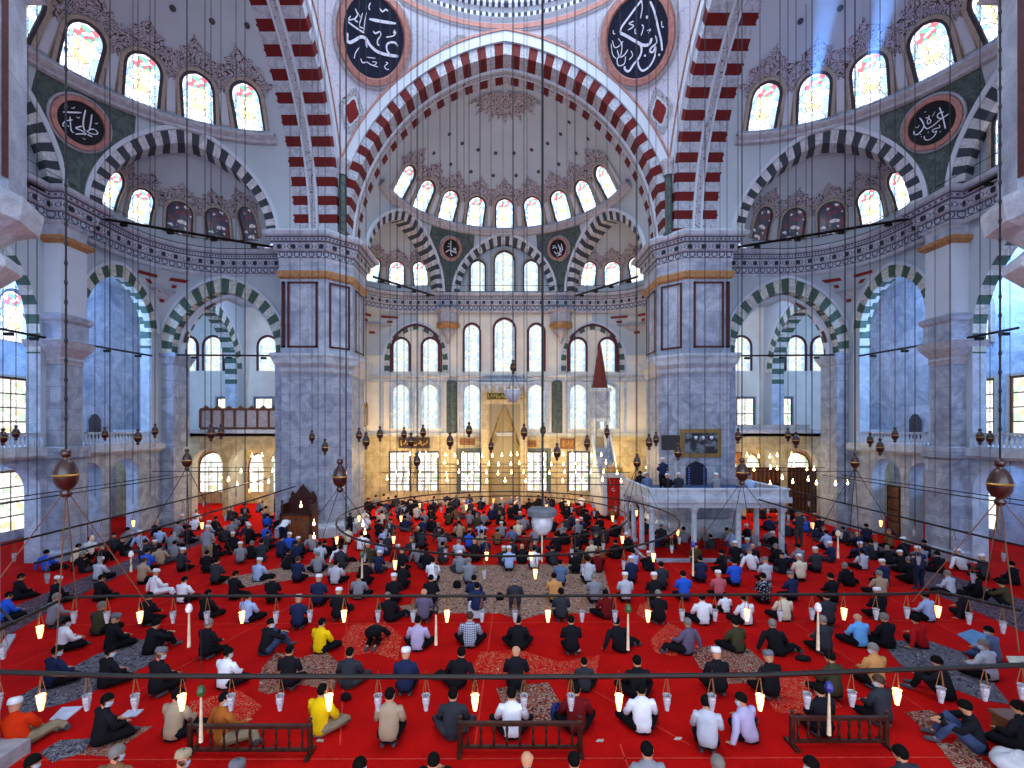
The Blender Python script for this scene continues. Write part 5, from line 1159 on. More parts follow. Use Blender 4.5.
# ---------------------------------------------------------------- people
def mesh_from_skin(name, V, E, R, sub=1, root=0):
    me = bpy.data.meshes.new(name+'_s'); me.from_pydata(V, E, []); o = bpy.data.objects.new(name+'_s', me); COL.objects.link(o)
    md = o.modifiers.new('s', 'SKIN'); sv = me.skin_vertices[0].data
    for i, r in enumerate(R): sv[i].radius = (r, r) if not isinstance(r, tuple) else r
    sv[root].use_root = True; md.use_smooth_shade = True
    if sub: m2 = o.modifiers.new('u', 'SUBSURF'); m2.levels = sub; m2.render_levels = sub
    dg = bpy.context.evaluated_depsgraph_get(); ev = o.evaluated_get(dg); nm = bpy.data.meshes.new_from_object(ev)
    bpy.data.objects.remove(o); nm.name = name; nm.materials.clear(); nm.materials.append(None)
    nm.polygons.foreach_set('use_smooth', [True]*len(nm.polygons)); return nm
class Fig:
    """joint positions; person faces +y"""
    def __init__(s, kind, yaw=0):
        s.kind = kind; V = Vector
        if kind == 'cross': s.pel = V((0, 0, .12)); s.ch = V((0, .05, .43)); s.nk = V((0, .07, .6)); s.hd = V((0, .11, .74)); s.sh = [V((x*.19, .05, .54)) for x in (-1, 1)]; s.el = [V((x*.27, .12, .3)) for x in (-1, 1)]; s.wr = [V((x*.13, .33, .24)) for x in (-1, 1)]; s.hi = [V((x*.11, .02, .11)) for x in (-1, 1)]; s.kn = [V((x*.36, .33, .13)) for x in (-1, 1)]; s.an = [V((-x*.1, .42, .07)) for x in (-1, 1)]
        if kind == 'kneel': s.pel = V((0, 0, .22)); s.ch = V((0, .04, .54)); s.nk = V((0, .06, .71)); s.hd = V((0, .1, .85)); s.sh = [V((x*.18, .04, .65)) for x in (-1, 1)]; s.el = [V((x*.23, .1, .42)) for x in (-1, 1)]; s.wr = [V((x*.12, .33, .34)) for x in (-1, 1)]; s.hi = [V((x*.1, .02, .2)) for x in (-1, 1)]; s.kn = [V((x*.15, .45, .1)) for x in (-1, 1)]; s.an = [V((x*.1, .12, .06)) for x in (-1, 1)]
        if kind == 'leanl' or kind == 'leanr':
            k = -1 if kind == 'leanl' else 1; s.pel = V((0, 0, .12)); s.ch = V((k*.08, .03, .42)); s.nk = V((k*.1, .05, .59)); s.hd = V((k*.1, .09, .73)); s.sh = [V((k*.09+x*.19, .03, .53-x*k*.02)) for x in (-1, 1)]
            s.el = [V((x*.27+k*.06, .12, .3)) for x in (-1, 1)]; s.wr = [V((x*.13, .33, .26)) for x in (-1, 1)]; i = 0 if k < 0 else 1; s.el[i] = V((k*.36, -.04, .28)); s.wr[i] = V((k*.44, -.04, .06))
            s.hi = [V((x*.11, .02, .11)) for x in (-1, 1)]; s.kn = [V((x*.2-k*.2, .36, .13)) for x in (-1, 1)]; s.an = [V((x*.06-k*.5, .3, .07)) for x in (-1, 1)]
        if kind == 'knees': s.pel = V((0, 0, .12)); s.ch = V((0, .08, .43)); s.nk = V((0, .12, .59)); s.hd = V((0, .17, .72)); s.sh = [V((x*.19, .1, .53)) for x in (-1, 1)]; s.el = [V((x*.31, .27, .38)) for x in (-1, 1)]; s.wr = [V((x*.1, .5, .36)) for x in (-1, 1)]; s.hi = [V((x*.11, .02, .11)) for x in (-1, 1)]; s.kn = [V((x*.2, .38, .4)) for x in (-1, 1)]; s.an = [V((x*.13, .56, .07)) for x in (-1, 1)]
        if kind == 'chair': s.pel = V((0, 0, .52)); s.ch = V((0, .02, .83)); s.nk = V((0, .04, 1.0)); s.hd = V((0, .08, 1.14)); s.sh = [V((x*.19, .02, .94)) for x in (-1, 1)]; s.el = [V((x*.24, .08, .7)) for x in (-1, 1)]; s.wr = [V((x*.12, .32, .62)) for x in (-1, 1)]; s.hi = [V((x*.1, .02, .5)) for x in (-1, 1)]; s.kn = [V((x*.14, .44, .46)) for x in (-1, 1)]; s.an = [V((x*.14, .44, .08)) for x in (-1, 1)]
        if kind == 'stand': s.pel = V((0, 0, .92)); s.ch = V((0, .02, 1.25)); s.nk = V((0, .03, 1.46)); s.hd = V((0, .07, 1.6)); s.sh = [V((x*.2, .02, 1.38)) for x in (-1, 1)]; s.el = [V((x*.26, .03, 1.12)) for x in (-1, 1)]; s.wr = [V((x*.12, .2, 1.05)) for x in (-1, 1)]; s.hi = [V((x*.1, 0, .88)) for x in (-1, 1)]; s.kn = [V((x*.11, .02, .48)) for x in (-1, 1)]; s.an = [V((x*.12, 0, .08)) for x in (-1, 1)]
        if kind == 'bend': s.pel = V((0, 0, .88)); s.ch = V((0, .3, 1.08)); s.nk = V((0, .44, 1.12)); s.hd = V((0, .58, 1.12)); s.sh = [V((x*.19, .4, 1.1)) for x in (-1, 1)]; s.el = [V((x*.24, .42, .84)) for x in (-1, 1)]; s.wr = [V((x*.14, .4, .62)) for x in (-1, 1)]; s.hi = [V((x*.1, 0, .86)) for x in (-1, 1)]; s.kn = [V((x*.11, .05, .47)) for x in (-1, 1)]; s.an = [V((x*.12, 0, .08)) for x in (-1, 1)]
        if kind == 'bow': s.pel = V((0, 0, .38)); s.ch = V((0, .32, .3)); s.nk = V((0, .5, .2)); s.hd = V((0, .6, .13)); s.sh = [V((x*.18, .44, .24)) for x in (-1, 1)]; s.el = [V((x*.3, .5, .1)) for x in (-1, 1)]; s.wr = [V((x*.2, .68, .05)) for x in (-1, 1)]; s.hi = [V((x*.1, 0, .36)) for x in (-1, 1)]; s.kn = [V((x*.12, .2, .1)) for x in (-1, 1)]; s.an = [V((x*.1, -.2, .06)) for x in (-1, 1)]
        s.hd = s.hd-(s.hd-s.nk).normalized()*.018
        for q_ in s.sh: q_ -= (s.nk-s.ch).normalized()*.025
        s.yaw = yaw; s.up = (s.hd-s.nk).normalized(); f = V((0, 1, 0)) if abs(s.up.z) > .5 else V((0, 0, -1))
        if kind == 'bow': f = V((0, .3, -1)).normalized()
        f = (f-s.up*f.dot(s.up)).normalized(); r = f.cross(s.up); s.f = f*cos(yaw)+r*sin(yaw); s.r = s.f.cross(s.up)
def fig_body(g, fingers=True):
    V, E, R = [], [], []
    def v(p, r, par=None): V.append(tuple(p)); R.append(r); i = len(V)-1; (E.append((par, i)) if par is not None else None); return i
    pel = v(g.pel, .11); ch = v(g.ch, .12, pel); nk = v(g.nk+g.up*.01, .056, ch); h1 = v(g.hd-g.up*.045+g.f*.005, .084, nk); h2 = v(g.hd+g.up*.03, .096, h1); h3 = v(g.hd+g.up*.1, .06, h2)
    v(g.hd+g.f*.098-g.up*.01, .012, h1)
    for sx in (-1, 1): v(g.hd+g.r*.083*sx-g.up*.005, .014, h1)
    for i, sx in enumerate((-1, 1)):
        sh = v(g.sh[i], .055, ch); el = v(g.el[i], .042, sh); wr = v(g.wr[i], .028, el); d = (g.wr[i]-g.el[i]).normalized()
        if g.wr[i].z < .1 : d = Vector((0, .9, -.1)) if g.kind != 'bow' else Vector((0, 1, 0))
        pm = v(g.wr[i]+d*.06, .034, wr)
        if fingers:
            side = Vector((1, 0, 0)) if abs(d.x) < .8 else Vector((0, 1, 0)); side = (side-d*side.dot(d)).normalized(); dn = Vector((0, 0, -1))
            for k in range(4):
                b0 = g.wr[i]+d*.1+side*(k-1.5)*.019; L = (.035, .044, .04, .028)[k]; a = v(b0, .0095, pm); c = v(b0+d*L+dn*.006, .0088, a); v(b0+d*(L*1.5)+dn*.03, .0078, c)
            a = v(g.wr[i]+d*.055-side*.04*sx*1+dn*.005, .011, pm); v(g.wr[i]+d*.09-side*.05*sx+dn*.01, .009, a)
        hi = v(g.hi[i], .08, pel); kn = v(g.kn[i], .058, hi); an = v(g.an[i], .04, kn)
        fd = Vector((0, 1, 0)) if g.kind in ('stand', 'chair', 'knees', 'bend') else (Vector((0, -1, 0)) if g.kind in ('kneel', 'bow') else Vector((-sx*.6, .6, 0)))
        f1 = v(g.an[i]+fd*.09-Vector((0, 0, .03)), .036, an); v(g.an[i]+fd*.17-Vector((0, 0, .035)), .028, f1)
    return mesh_from_skin('body', V, E, R, 1)
def loft(b, secs, n=14, m=None):
    """secs: (centre, a, b, xdir, ydir)"""
    rows = []
    for c, a_, b_, xd, yd in secs: rows.append([c+xd*a_*cos(2*PI*k/n)+yd*b_*sin(2*PI*k/n) for k in range(n+1)])
    b.grid(rows, None, m)
def fig_clothes(g, loose=0.0, hood=False):
    top = MB(); X = Vector((1, 0, 0)); sd = (g.sh[1]-g.sh[0]).normalized(); ax = (g.ch-g.pel).normalized(); fw = ax.cross(sd).normalized()*-1
    w = loose
    secs = [(g.pel-ax*.1, .01, .01, X, fw), (g.pel-ax*.1, .16+w, .13+w, X, fw), (g.pel+ax*.02, .185+w, .145+w, X, fw), (g.pel.lerp(g.ch, .5), .175+w*.8, .13+w*.6, X, fw), (g.ch, .195+w*.5, .13+w*.4, sd, fw), (g.ch.lerp((g.sh[0]+g.sh[1])/2, .7), .2, .115, sd, fw), ((g.sh[0]+g.sh[1])/2+ax*.045, .15, .085, sd, fw), (g.nk+g.up*.015, .072, .068, sd, fw), (g.nk+g.up*.05, .06, .058, sd, fw), (g.nk+g.up*.05, .03, .03, sd, fw)]
    loft(top, secs)
    for i in range(2):
        top.tube([g.sh[i].lerp(g.ch, .25), g.sh[i], g.sh[i].lerp(g.el[i], .5), g.el[i], g.el[i].lerp(g.wr[i], .5), g.wr[i].lerp(g.el[i], .05)], [.07, .072, .07+w*.2, .066+w*.3, .056+w*.3, .047+w*.3], 8)
    tr = MB()
    for i in range(2):
        tr.tube([g.pel.lerp(g.hi[i], .5), g.hi[i], g.hi[i].lerp(g.kn[i], .5), g.kn[i], g.kn[i].lerp(g.an[i], .5), g.an[i].lerp(g.kn[i], .06)], [.13, .125, .1, .085, .068, .055], 9)
    loft(tr, [(g.pel-ax*.14, .02, .02, X, fw), (g.pel-ax*.13, .15, .13, X, fw), (g.pel, .17, .135, X, fw), (g.pel+ax*.06, .16, .12, X, fw)])
    sh = MB()
    for i, sx in enumerate((-1, 1)):
        fd = Vector((0, 1, 0)) if g.kind in ('stand', 'chair', 'knees', 'bend') else (Vector((0, -1, 0)) if g.kind in ('kneel', 'bow') else Vector((-sx*.6, .6, 0)))
        sh.tube([g.an[i]-fd*.04-Vector((0, 0, .02)), g.an[i]+fd*.09-Vector((0, 0, .028)), g.an[i]+fd*.19-Vector((0, 0, .035))], [.05, .046, .03], 8)
    def headcap(a0, a1, r, back=0, dz=0):
        b = MB(); rows = []; n = 14; c = g.hd+g.up*.022-g.f*.008
        for j in range(8):
            t = a0+(a1-a0)*j/7; row = []
            for k in range(n+1):
                ph = 2*PI*k/n; tt = t
                if back: tt = min(PI*.76, t*(1+back*(.5-.5*cos(ph)))) if j else t
                d = g.f*cos(ph)*sin(tt)*1.12+g.r*sin(ph)*sin(tt)*.98+g.up*cos(tt)*1.12
                row.append(c+d*r)
            rows.append(row)
        b.grid(rows); return b
    hair = headcap(.02, PI*.43, .1, .85)
    cap = headcap(.02, PI*.42, .102)
    shortb = headcap(PI*.42, PI*.60, .09, 0)
    # cap: flat crown
    cp = MB(); c = g.hd+g.up*.06; rows = []
    for rr, hh in ((.02, .088), (.07, .085), (.094, .07), (.106, .03), (.108, -.02), (.103, -.022)): rows.append([c+g.f*cos(2*PI*k/14)*rr*1.1-g.f*.01+g.r*sin(2*PI*k/14)*rr+g.up*hh for k in range(15)])
    cp.grid(rows)
    mk = MB(); rows = []
    for j in range(5):
        z = -.09+.018*j*1.1; rows.append([g.hd+g.up*z+g.f*(.094*cos(a)+.012*(j in (2, 3)))+g.r*.086*sin(a) for a in [(-1.35+2.7*k/8) for k in range(9)]])
    mk.grid(rows)
    eye = MB()
    for sx in (-1, 1):
        cc = g.hd+g.f*.078+g.r*.03*sx+g.up*.012; eye.grid([[cc+g.r*.014*cos(2*PI*k/6)*s_+g.up*.007*sin(2*PI*k/6)*s_+g.f*.006*(1-s_) for k in range(7)] for s_ in (1, .3)])
    return {'top': top, 'trousers': tr, 'shoes': sh, 'hair': hair, 'cap': cp, 'mask': mk, 'eyes': eye, 'fringe': shortb}
COLS = {'black': '1a1a20', 'charcoal': '30333b', 'navy': '222b4c', 'white': 'e2e6f0', 'grey': '82858f', 'light grey': 'b4bac8', 'beige': 'a49078', 'brown': '7a563c', 'tan': 'c48e58', 'yellow': 'e8c010', 'red': 'a8181e', 'dark red': '661418', 'blue': '2858c8', 'light blue': '62a8e4', 'lavender': 'b0a8cc', 'pink': 'b45c68', 'olive': '403e2c', 'purple grey': '605870', 'orange brown': 'a05a24', 'cream': 'd4cbb4', 'slate blue': '5a6c90', 'pale blue': '9cb4dc', 'orange red': 'c8300f'}
def cmat(c):
    nm = 'cloth_'+c.replace(' ', '_')
    if c == 'checked':
        if nm in MATS: return MATS[nm]
        t = NT(nm); o = t.n('SeparateXYZ', {0: t.obj()}); a = t.ma('LESS_THAN', t.ma('FRACT', t.ma('MULTIPLY', o.outputs[0], 18)), .35); b_ = t.ma('LESS_THAN', t.ma('FRACT', t.ma('MULTIPLY', o.outputs[2], 18)), .35)
        MATS[nm] = t.fin(t.mix(t.ma('MAXIMUM', a, b_), lin('b8c0cc'), lin('5c6880')), .9, .1); return MATS[nm]
    if c == 'patterned':
        if nm in MATS: return MATS[nm]
        t = NT(nm); n_ = t.noise(t.obj(), 22, 2); MATS[nm] = t.fin(t.mix(t.ma('GREATER_THAN', n_, .58), lin('181820'), lin('a8b0c0')), .9, .1); return MATS[nm]
    return plain(nm, COLS[c], .9, .08, var=.08, scale=5)
SKINM = plain('skin', 'c08a6a', .55, .3, var=.03); HAIRM = {'dark': plain('dark_hair', '0b0908', .8, .1), 'grey': plain('grey_hair', '77726c', .7, .2), 'brown': plain('brown_hair', '3a2718', .6, .3)}
CAPM = {'white': plain('white_cap', 'e0e2e8', .9, .1), 'grey': plain('grey_cap', '6c6c74', .9, .1), 'black': plain('black_cap', '1a1a1e', .9, .1), 'beige': plain('beige_cap', 'a8987c', .9, .1)}
TROM = [plain('trouser_black', '17171b', .9, .05), plain('trouser_navy', '20263a', .9, .05), plain('trouser_grey', '3c3c42', .9, .05), plain('trouser_khaki', '8a7c64', .9, .05), plain('trouser_jean', '3a4868', .9, .05)]
SHOEM = plain('sock', '4a4a52', .9, .1); MASKM = plain('face_mask', 'b4c4d4', .9, .1); EYEM = plain('eyes', '1a1412', .4, .4)
PM_ = {}
def pose_meshes(kind, yaw, far):
    key = (kind, yaw, far)
    if key in PM_: return PM_[key]
    g = Fig(kind, yaw); out = {}; body = fig_body(g, not far)
    cl = fig_clothes(g, .0)
    if not far:
        out['body'] = body
        for k, mb in cl.items():
            o = mb.build(k, None, None, smooth=True); fix_normals(o); out[k] = o.data; o.data.materials.clear(); o.data.materials.append(None); bpy.data.objects.remove(o)
    else:
        for cp in (0, 1):
            mb = MB(); MI = []
            body2 = body; i0 = 0; mb.v = [tuple(v.co) for v in body2.vertices]; mb.f = [tuple(p.vertices) for p in body2.polygons]; MI = [0]*len(mb.f)
            for k, sl in (('top', 1), ('trousers', 2), ('cap' if cp else 'hair', 3), ('shoes', 2)):
                c = cl[k]; i0 = len(mb.v); mb.v += c.v; mb.f += [tuple(i+i0 for i in f) for f in c.f]; MI += [sl]*len(c.f)
            me = bpy.data.meshes.new('person_far'); me.from_pydata(mb.v, [], mb.f); me.update()
            for k in range(4): me.materials.append(None)
            me.polygons.foreach_set('material_index', MI); me.polygons.foreach_set('use_smooth', [True]*len(MI)); out[cp] = me
    PM_[key] = out; return out
def setm(o, mats):
    for i, m in enumerate(mats): o.material_slots[i].link = 'OBJECT'; o.material_slots[i].material = m
PEOPLE = []
def person(p, kind, topc, head, tro=0, rz=0, yaw=0, s=1.0, far=False):
    """head: dark/grey/brown hair, bald, or '<colour> cap'"""
    iscap = head.endswith('cap'); pm = pose_meshes(kind, yaw, far)
    topm = cmat(topc); tm = TROM[tro] if isinstance(tro, int) else cmat(tro)
    if far:
        o = bpy.data.objects.new('person', pm[1 if iscap else 0]); COL.objects.link(o)
        setm(o, [SKINM, topm, tm, CAPM[head.split()[0]] if iscap else (SKINM if head == 'bald' else HAIRM[head])])
    else:
        o = bpy.data.objects.new('person', pm['body']); COL.objects.link(o); setm(o, [SKINM])
        def ch(nm, key, m): c = bpy.data.objects.new(nm, pm[key]); COL.objects.link(c); c.parent = o; setm(c, [m])
        ch('shirt', 'top', topm); ch('trousers', 'trousers', tm)
        if kind != 'cross' or True: ch('socks', 'shoes', SHOEM)
        if iscap: ch('cap', 'cap', CAPM[head.split()[0]])
        elif head != 'bald': ch('hair', 'hair', HAIRM[head])
        if abs(yaw) > .5: ch('face_mask', 'mask', MASKM); ch('eyes', 'eyes', EYEM)
    o.location = p; o.rotation_euler = (0, 0, rz); o.scale = (s, s, s)
    PEOPLE.append((o, topc, head, kind, p)); return o
def hs(kind): return {'kneel': 1.0, 'chair': 1.28}.get(kind, .88)
def byhead(x, ht, kind, *a, **k):
    """sitter whose head top shows at pixel (x, ht)"""
    H = hs(kind)*k.get('s', 1.0); D = (CH-H)*F/(ht-VY); D -= .08
    return person((CX+(x-VX)*D/F, D-.1, k.pop('z', .015)), kind, *a, **k)
L, Rr, C, K, U, W_ = 'leanl', 'leanr', 'cross', 'kneel', 'knees', .9
ROWS = [
 ('the 1st row up', [(31, 750, C, 'black', 'dark', 0, -.3, .8), (117, 741, C, 'brown', 'grey', 0, 0, .8), (183, 747, C, 'beige', 'beige cap', 0, 0, .8), (237, 757, C, 'grey', 'grey cap', 0, 0, .8), (360, 753, C, 'black', 'dark', 0, 0, .8), (433, 750, U, 'brown', 'dark', 0, 0, 0), (527, 746, C, 'navy', 'bald', 0, 0, 0), (574, 748, C, 'black', 'dark', 0, 0, 0), (647, 738, C, 'grey', 'dark', 0, 0, 0), (718, 751, C, 'black', 'grey', 0, 0, 0), (813, 752, C, 'brown', 'dark', 0, .3, -.8), (902, 741, C, 'charcoal', 'dark', 0, .2, 0)]),
 ('the 2nd row up', [(25, 693, L, 'orange red', 'white cap', 3, .4, 0), (105, 690, C, 'black', 'dark', 0, -.5, .8), (177, 685, C, 'beige', 'dark', 0, -.2, .8), (226, 698, L, 'orange brown', 'dark', 3, -.6, .8), (321, 681, C, 'yellow', 'dark', 3, -.3, 0), (390, 684, K, 'beige', 'dark', 0, 0, 0), (453, 685, C, 'charcoal', 'dark', 2, 0, 0), (512, 693, C, 'white', 'dark', 0, 0, 0), (576, 688, C, 'dark red', 'dark', 0, 0, 0), (641, 680, C, 'white', 'dark', 0, 0, 0), (705, 691, K, 'light grey', 'dark', 0, -.3, .8), (746, 687, L, 'lavender', 'dark', 0, .4, -.8), (820, 688, K, 'black', 'dark', 0, 0, 0), (879, 679, K, 'charcoal', 'brown', 0, .2, -.8), (972, 695, U, 'black', 'dark', 4, 1.0, 0), (1020, 697, C, 'black', 'dark', 0, .3, 0)]),
 ('the 3rd row up', [(56, 643, C, 'navy', 'dark', 0, -.3, .8), (109, 644, C, 'black', 'dark', 0, -.4, .8), (160, 645, K, 'black', 'grey cap', 0, -.3, .8), (227, 645, C, 'white', 'dark', 0, -.3, .8), (290, 642, K, 'black', 'dark', 0, 0, 0), (350, 645, C, 'charcoal', 'dark', 2, 0, 0), (406, 645, K, 'navy', 'white cap', 0, 0, 0), (457, 644, Rr, 'black', 'dark', 0, 0, 0), (516, 642, K, 'black', 'bald', 0, 0, 0), (584, 655, C, 'charcoal', 'dark', 0, 0, 0), (637, 653, C, 'black', 'dark', 0, 0, 0), (716, 645, K, 'black', 'white cap', 0, 0, 0), (769, 648, K, 'black', 'grey cap', 0, .2, 0), (831, 648, K, 'olive', 'dark', 0, .3, 0), (873, 640, K, 'tan', 'grey', 0, .1, -.8), (943, 653, U, 'black', 'dark', 0, .7, 0), (985, 637, C, 'light grey', 'grey', 0, .3, -.8)]),
 ('the 4th row up', [(66, 615, C, 'white', 'dark', 0, -.5, .8), (114, 612, C, 'black', 'grey cap', 0, -.4, 0), (152, 617, U, 'black', 'dark', 0, -.5, 0), (208, 616, K, 'black', 'grey', 0, -.3, 0), (267, 616, U, 'black', 'dark', 4, -.6, .8), (321, 616, C, 'yellow', 'dark', 0, -.3, 0), (418, 614, C, 'lavender', 'dark', 0, 0, 0), (470, 610, C, 'checked', 'brown', 0, 0, 0), (518, 614, C, 'black', 'dark', 0, 0, 0), (571, 613, K, 'black', 'dark', 0, 0, 0), (620, 614, L, 'black', 'dark', 0, 0, 0), (686, 616, Rr, 'purple grey', 'grey', 0, .5, 0), (736, 616, C, 'olive', 'dark', 0, .2, 0), (775, 617, L, 'black', 'grey', 0, -.4, 0), (823, 613, K, 'charcoal', 'grey', 0, .2, 0), (858, 611, C, 'light blue', 'bald', 0, .1, 0), (885, 611, C, 'black', 'grey', 0, .2, 0), (918, 612, L, 'red', 'dark', 0, .3, 0), (990, 624, C, 'slate blue', 'dark', 4, .4, -.8)]),
 ('the 5th row up', [(8, 590, C, 'blue', 'dark', 0, -.4, 0), (56, 591, K, 'grey', 'grey', 2, -.3, 0), (101, 600, C, 'olive', 'grey', 0, -.1, 0), (149, 590, K, 'black', 'dark', 0, -.2, 0), (207, 588, C, 'black', 'dark', 0, -.3, 0), (248, 591, C, 'pale blue', 'dark', 0, -.2, 0), (299, 593, K, 'navy', 'white cap', 0, 0, 0), (339, 586, K, 'black', 'white cap', 0, 0, 0), (391, 590, L, 'black', 'grey', 0, 0, 0), (424, 586, K, 'purple grey', 'bald', 0, 0, 0), (561, 586, K, 'charcoal', 'dark', 0, 0, 0), (606, 588, C, 'dark red', 'dark', 0, .2, 0), (658, 588, K, 'black', 'grey', 0, 0, 0), (702, 592, C, 'white', 'dark', 0, 0, 0), (745, 593, C, 'white', 'dark', 0, .2, 0), (783, 590, C, 'cream', 'dark', 0, 0, 0), (826, 590, K, 'charcoal', 'dark', 0, 0, 0), (877, 586, K, 'black', 'white cap', 0, 0, 0), (926, 590, C, 'pale blue', 'dark', 0, .3, 0), (963, 588, L, 'black', 'dark', 0, .3, 0)]),
 ('the 6th row up', [(20, 572, C, 'black', 'dark', 0, -.4, 0), (57, 575, C, 'black', 'white cap', 0, -.4, .8), (101, 573, C, 'black', 'dark', 0, -.3, 0), (144, 556, K, 'beige', 'brown', 0, -.2, 0), (157, 568, L, 'white', 'white cap', 'white', -.5, 0), (184, 575, C, 'white', 'dark', 0, -.2, 0), (235, 569, K, 'black', 'dark', 0, -.3, 0), (273, 572, K, 'black', 'dark', 0, 0, 0), (319, 573, K, 'navy', 'white cap', 0, 0, 0), (359, 572, C, 'grey', 'dark', 0, 0, 0), (394, 572, K, 'black', 'white cap', 0, 0, 0), (431, 573, K, 'black', 'dark', 0, 0, 0), (474, 573, K, 'navy', 'dark', 0, 0, 0), (554, 571, K, 'tan', 'dark', 0, 0, 0), (594, 572, K, 'grey', 'grey', 0, 0, 0), (625, 571, K, 'light grey', 'white cap', 0, 0, 0), (654, 571, K, 'black', 'white cap', 0, 0, 0), (683, 569, K, 'blue', 'dark', 0, 0, 0), (718, 569, K, 'pink', 'white cap', 0, 0, 0), (763, 571, K, 'patterned', 'dark', 0, 0, 0), (791, 570, K, 'navy', 'grey cap', 0, .2, 0), (831, 571, K, 'black', 'dark', 0, .2, 0), (879, 569, C, 'beige', 'grey', 0, 0, 0), (948, 569, C, 'light grey', 'grey', 0, .3, 0), (975, 570, C, 'black', 'dark', 0, .3, 0), (1005, 578, U, 'olive', 'dark', 0, .5, 0)]),
 ('the 7th row up', [(100, 556, C, 'light grey', 'white cap', 0, -.2, 0), (217, 556, K, 'charcoal', 'dark', 0, -.1, 0), (259, 557, C, 'pale blue', 'white cap', 0, -.2, 0), (298, 555, K, 'navy', 'brown', 0, -.1, 0), (336, 559, C, 'light grey', 'dark', 0, 0, 0), (366, 557, K, 'black', 'dark', 0, 0, 0), (403, 560, K, 'black', 'dark', 0, 0, 0), (433, 556, K, 'white', 'dark', 0, 0, 0), (469, 556, K, 'grey', 'grey', 0, 0, 0), (509, 545, K, 'pale blue', 'white cap', 0, 0, 0), (534, 545, K, 'white', 'dark', 0, 0, 0), (560, 558, K, 'slate blue', 'dark', 0, 0, 0), (588, 555, K, 'light grey', 'dark', 0, 0, 0), (631, 555, K, 'navy', 'white cap', 0, 0, 0), (661, 560, K, 'charcoal', 'dark', 0, 0, 0), (700, 554, K, 'navy', 'dark', 0, 0, 0), (734, 557, K, 'blue', 'dark', 0, 0, 0), (765, 556, K, 'light grey', 'grey cap', 0, 0, 0), (799, 553, K, 'cream', 'white cap', 0, 0, 0), (815, 546, K, 'charcoal', 'white cap', 0, 0, 0), (847, 561, L, 'black', 'grey', 0, 0, 0), (882, 558, K, 'navy', 'white cap', 0, 0, 0), (909, 555, K, 'black', 'grey', 0, 0, 0), (937, 550, C, 'black', 'dark', 0, 0, 0), (982, 553, K, 'charcoal', 'white cap', 0, .2, 0), (1012, 560, C, 'black', 'dark', 0, .3, 0)]),
]
ri = 0
PW = {'cross': 'sitting cross-legged', 'kneel': 'kneeling', 'leanl': 'sitting leaning sideways', 'leanr': 'sitting leaning sideways', 'knees': 'sitting with raised knees', 'stand': 'standing', 'bend': 'bending forward', 'bow': 'bowing to the floor', 'chair': 'sitting on a chair'}
def plabel(topc, head, kind, where):
    if 'platform' in where: where = where.replace('on the stone platform', 'on stone platform')
    g_ = 'robe' if topc == 'white' and kind == 'leanl' else 'top'
    h = '' if head in ('dark', 'brown') else (head.split()[0]+'-capped ' if head.endswith('cap') else {'grey': 'grey-haired ', 'bald': 'bald '}[head])
    return '%sperson in %s %s %s, %s' % (h, topc, g_, {'sitting cross-legged': 'sitting', 'sitting leaning sideways': 'leaning sideways', 'sitting with raised knees': 'knees raised'}.get(PW[kind], PW[kind]), where)
taken = []
for rn, lst in ROWS:
    far = rn.startswith(('the 6th', 'the 7th'))
    for i, (x, ht, kd, tc, hd, tr, rz, yw) in enumerate(sorted(lst)):
        sc = .98+.06*((i*37+int(ht)) % 5)/5
        if x in (726, 584): sc = .8
        zsh = .3 if ht > 678 and ht < 699 and x in (226, 512, 576, 820, 879) else 0
        o = byhead(x, ht, kd, tc, hd, tr, rz=rz, yaw=yw, s=sc, far=far)
        o.location.y += zsh; o.location.x *= 1+zsh/9
        tag(o, plabel(tc, hd, kd, '%s from left in %s' % (ORD(i+1), rn)), 'person', 'worshippers seated on the carpet'); taken.append((o.location.x, o.location.y))
def special(x, yb, kind, tc, hd, tr, lab, rz=0, yaw=0, s=1, far=False, z=.015):
    p = atz(x, yb, 0); o = person((p.x, p.y, z), kind, tc, hd, tr, rz=rz, yaw=yaw, s=s, far=far); tag(o, lab, 'person', 'worshippers seated on the carpet'); taken.append((p.x, p.y)); return o
special(373, 646, 'bow', 'black', 'dark', 0, 'person in black bowing forehead to the carpet, white waistband, left of the middle')
special(726, 613, 'cross', 'white', 'dark', 0, 'small child in a white shirt between two adults in white', s=.72)
special(207, 567, 'stand', 'grey', 'white cap', 3, 'standing person in grey coat and pale trousers near the left arcade', far=True)
special(799, 547, 'stand', 'charcoal', 'grey', 2, 'standing person in long dark coat right of the stone platform', far=True)
special(919, 590, 'stand', 'navy', 'white cap', 1, 'standing white-capped person in navy before the right arcade', s=.9)
special(477, 622, 'chair', 'navy', 'dark', 4, 'person in navy sitting on the white plastic stool', s=.92)
special(515, 616, 'chair', 'charcoal', 'grey', 2, 'person in a long dark grey coat seated high in the middle of the flowered rug', s=.92)
special(283, 545, 'bend', 'white', 'dark', 1, 'person in white bending forward beside the preaching chair', far=True)
special(350, 537, 'stand', 'black', 'dark', 0, 'person in black standing right against the left pier', far=True, s=.75)
special(905, 560, 'kneel', 'black', 'white cap', 0, 'white-capped person in black kneeling before the right arcade screen', far=True)
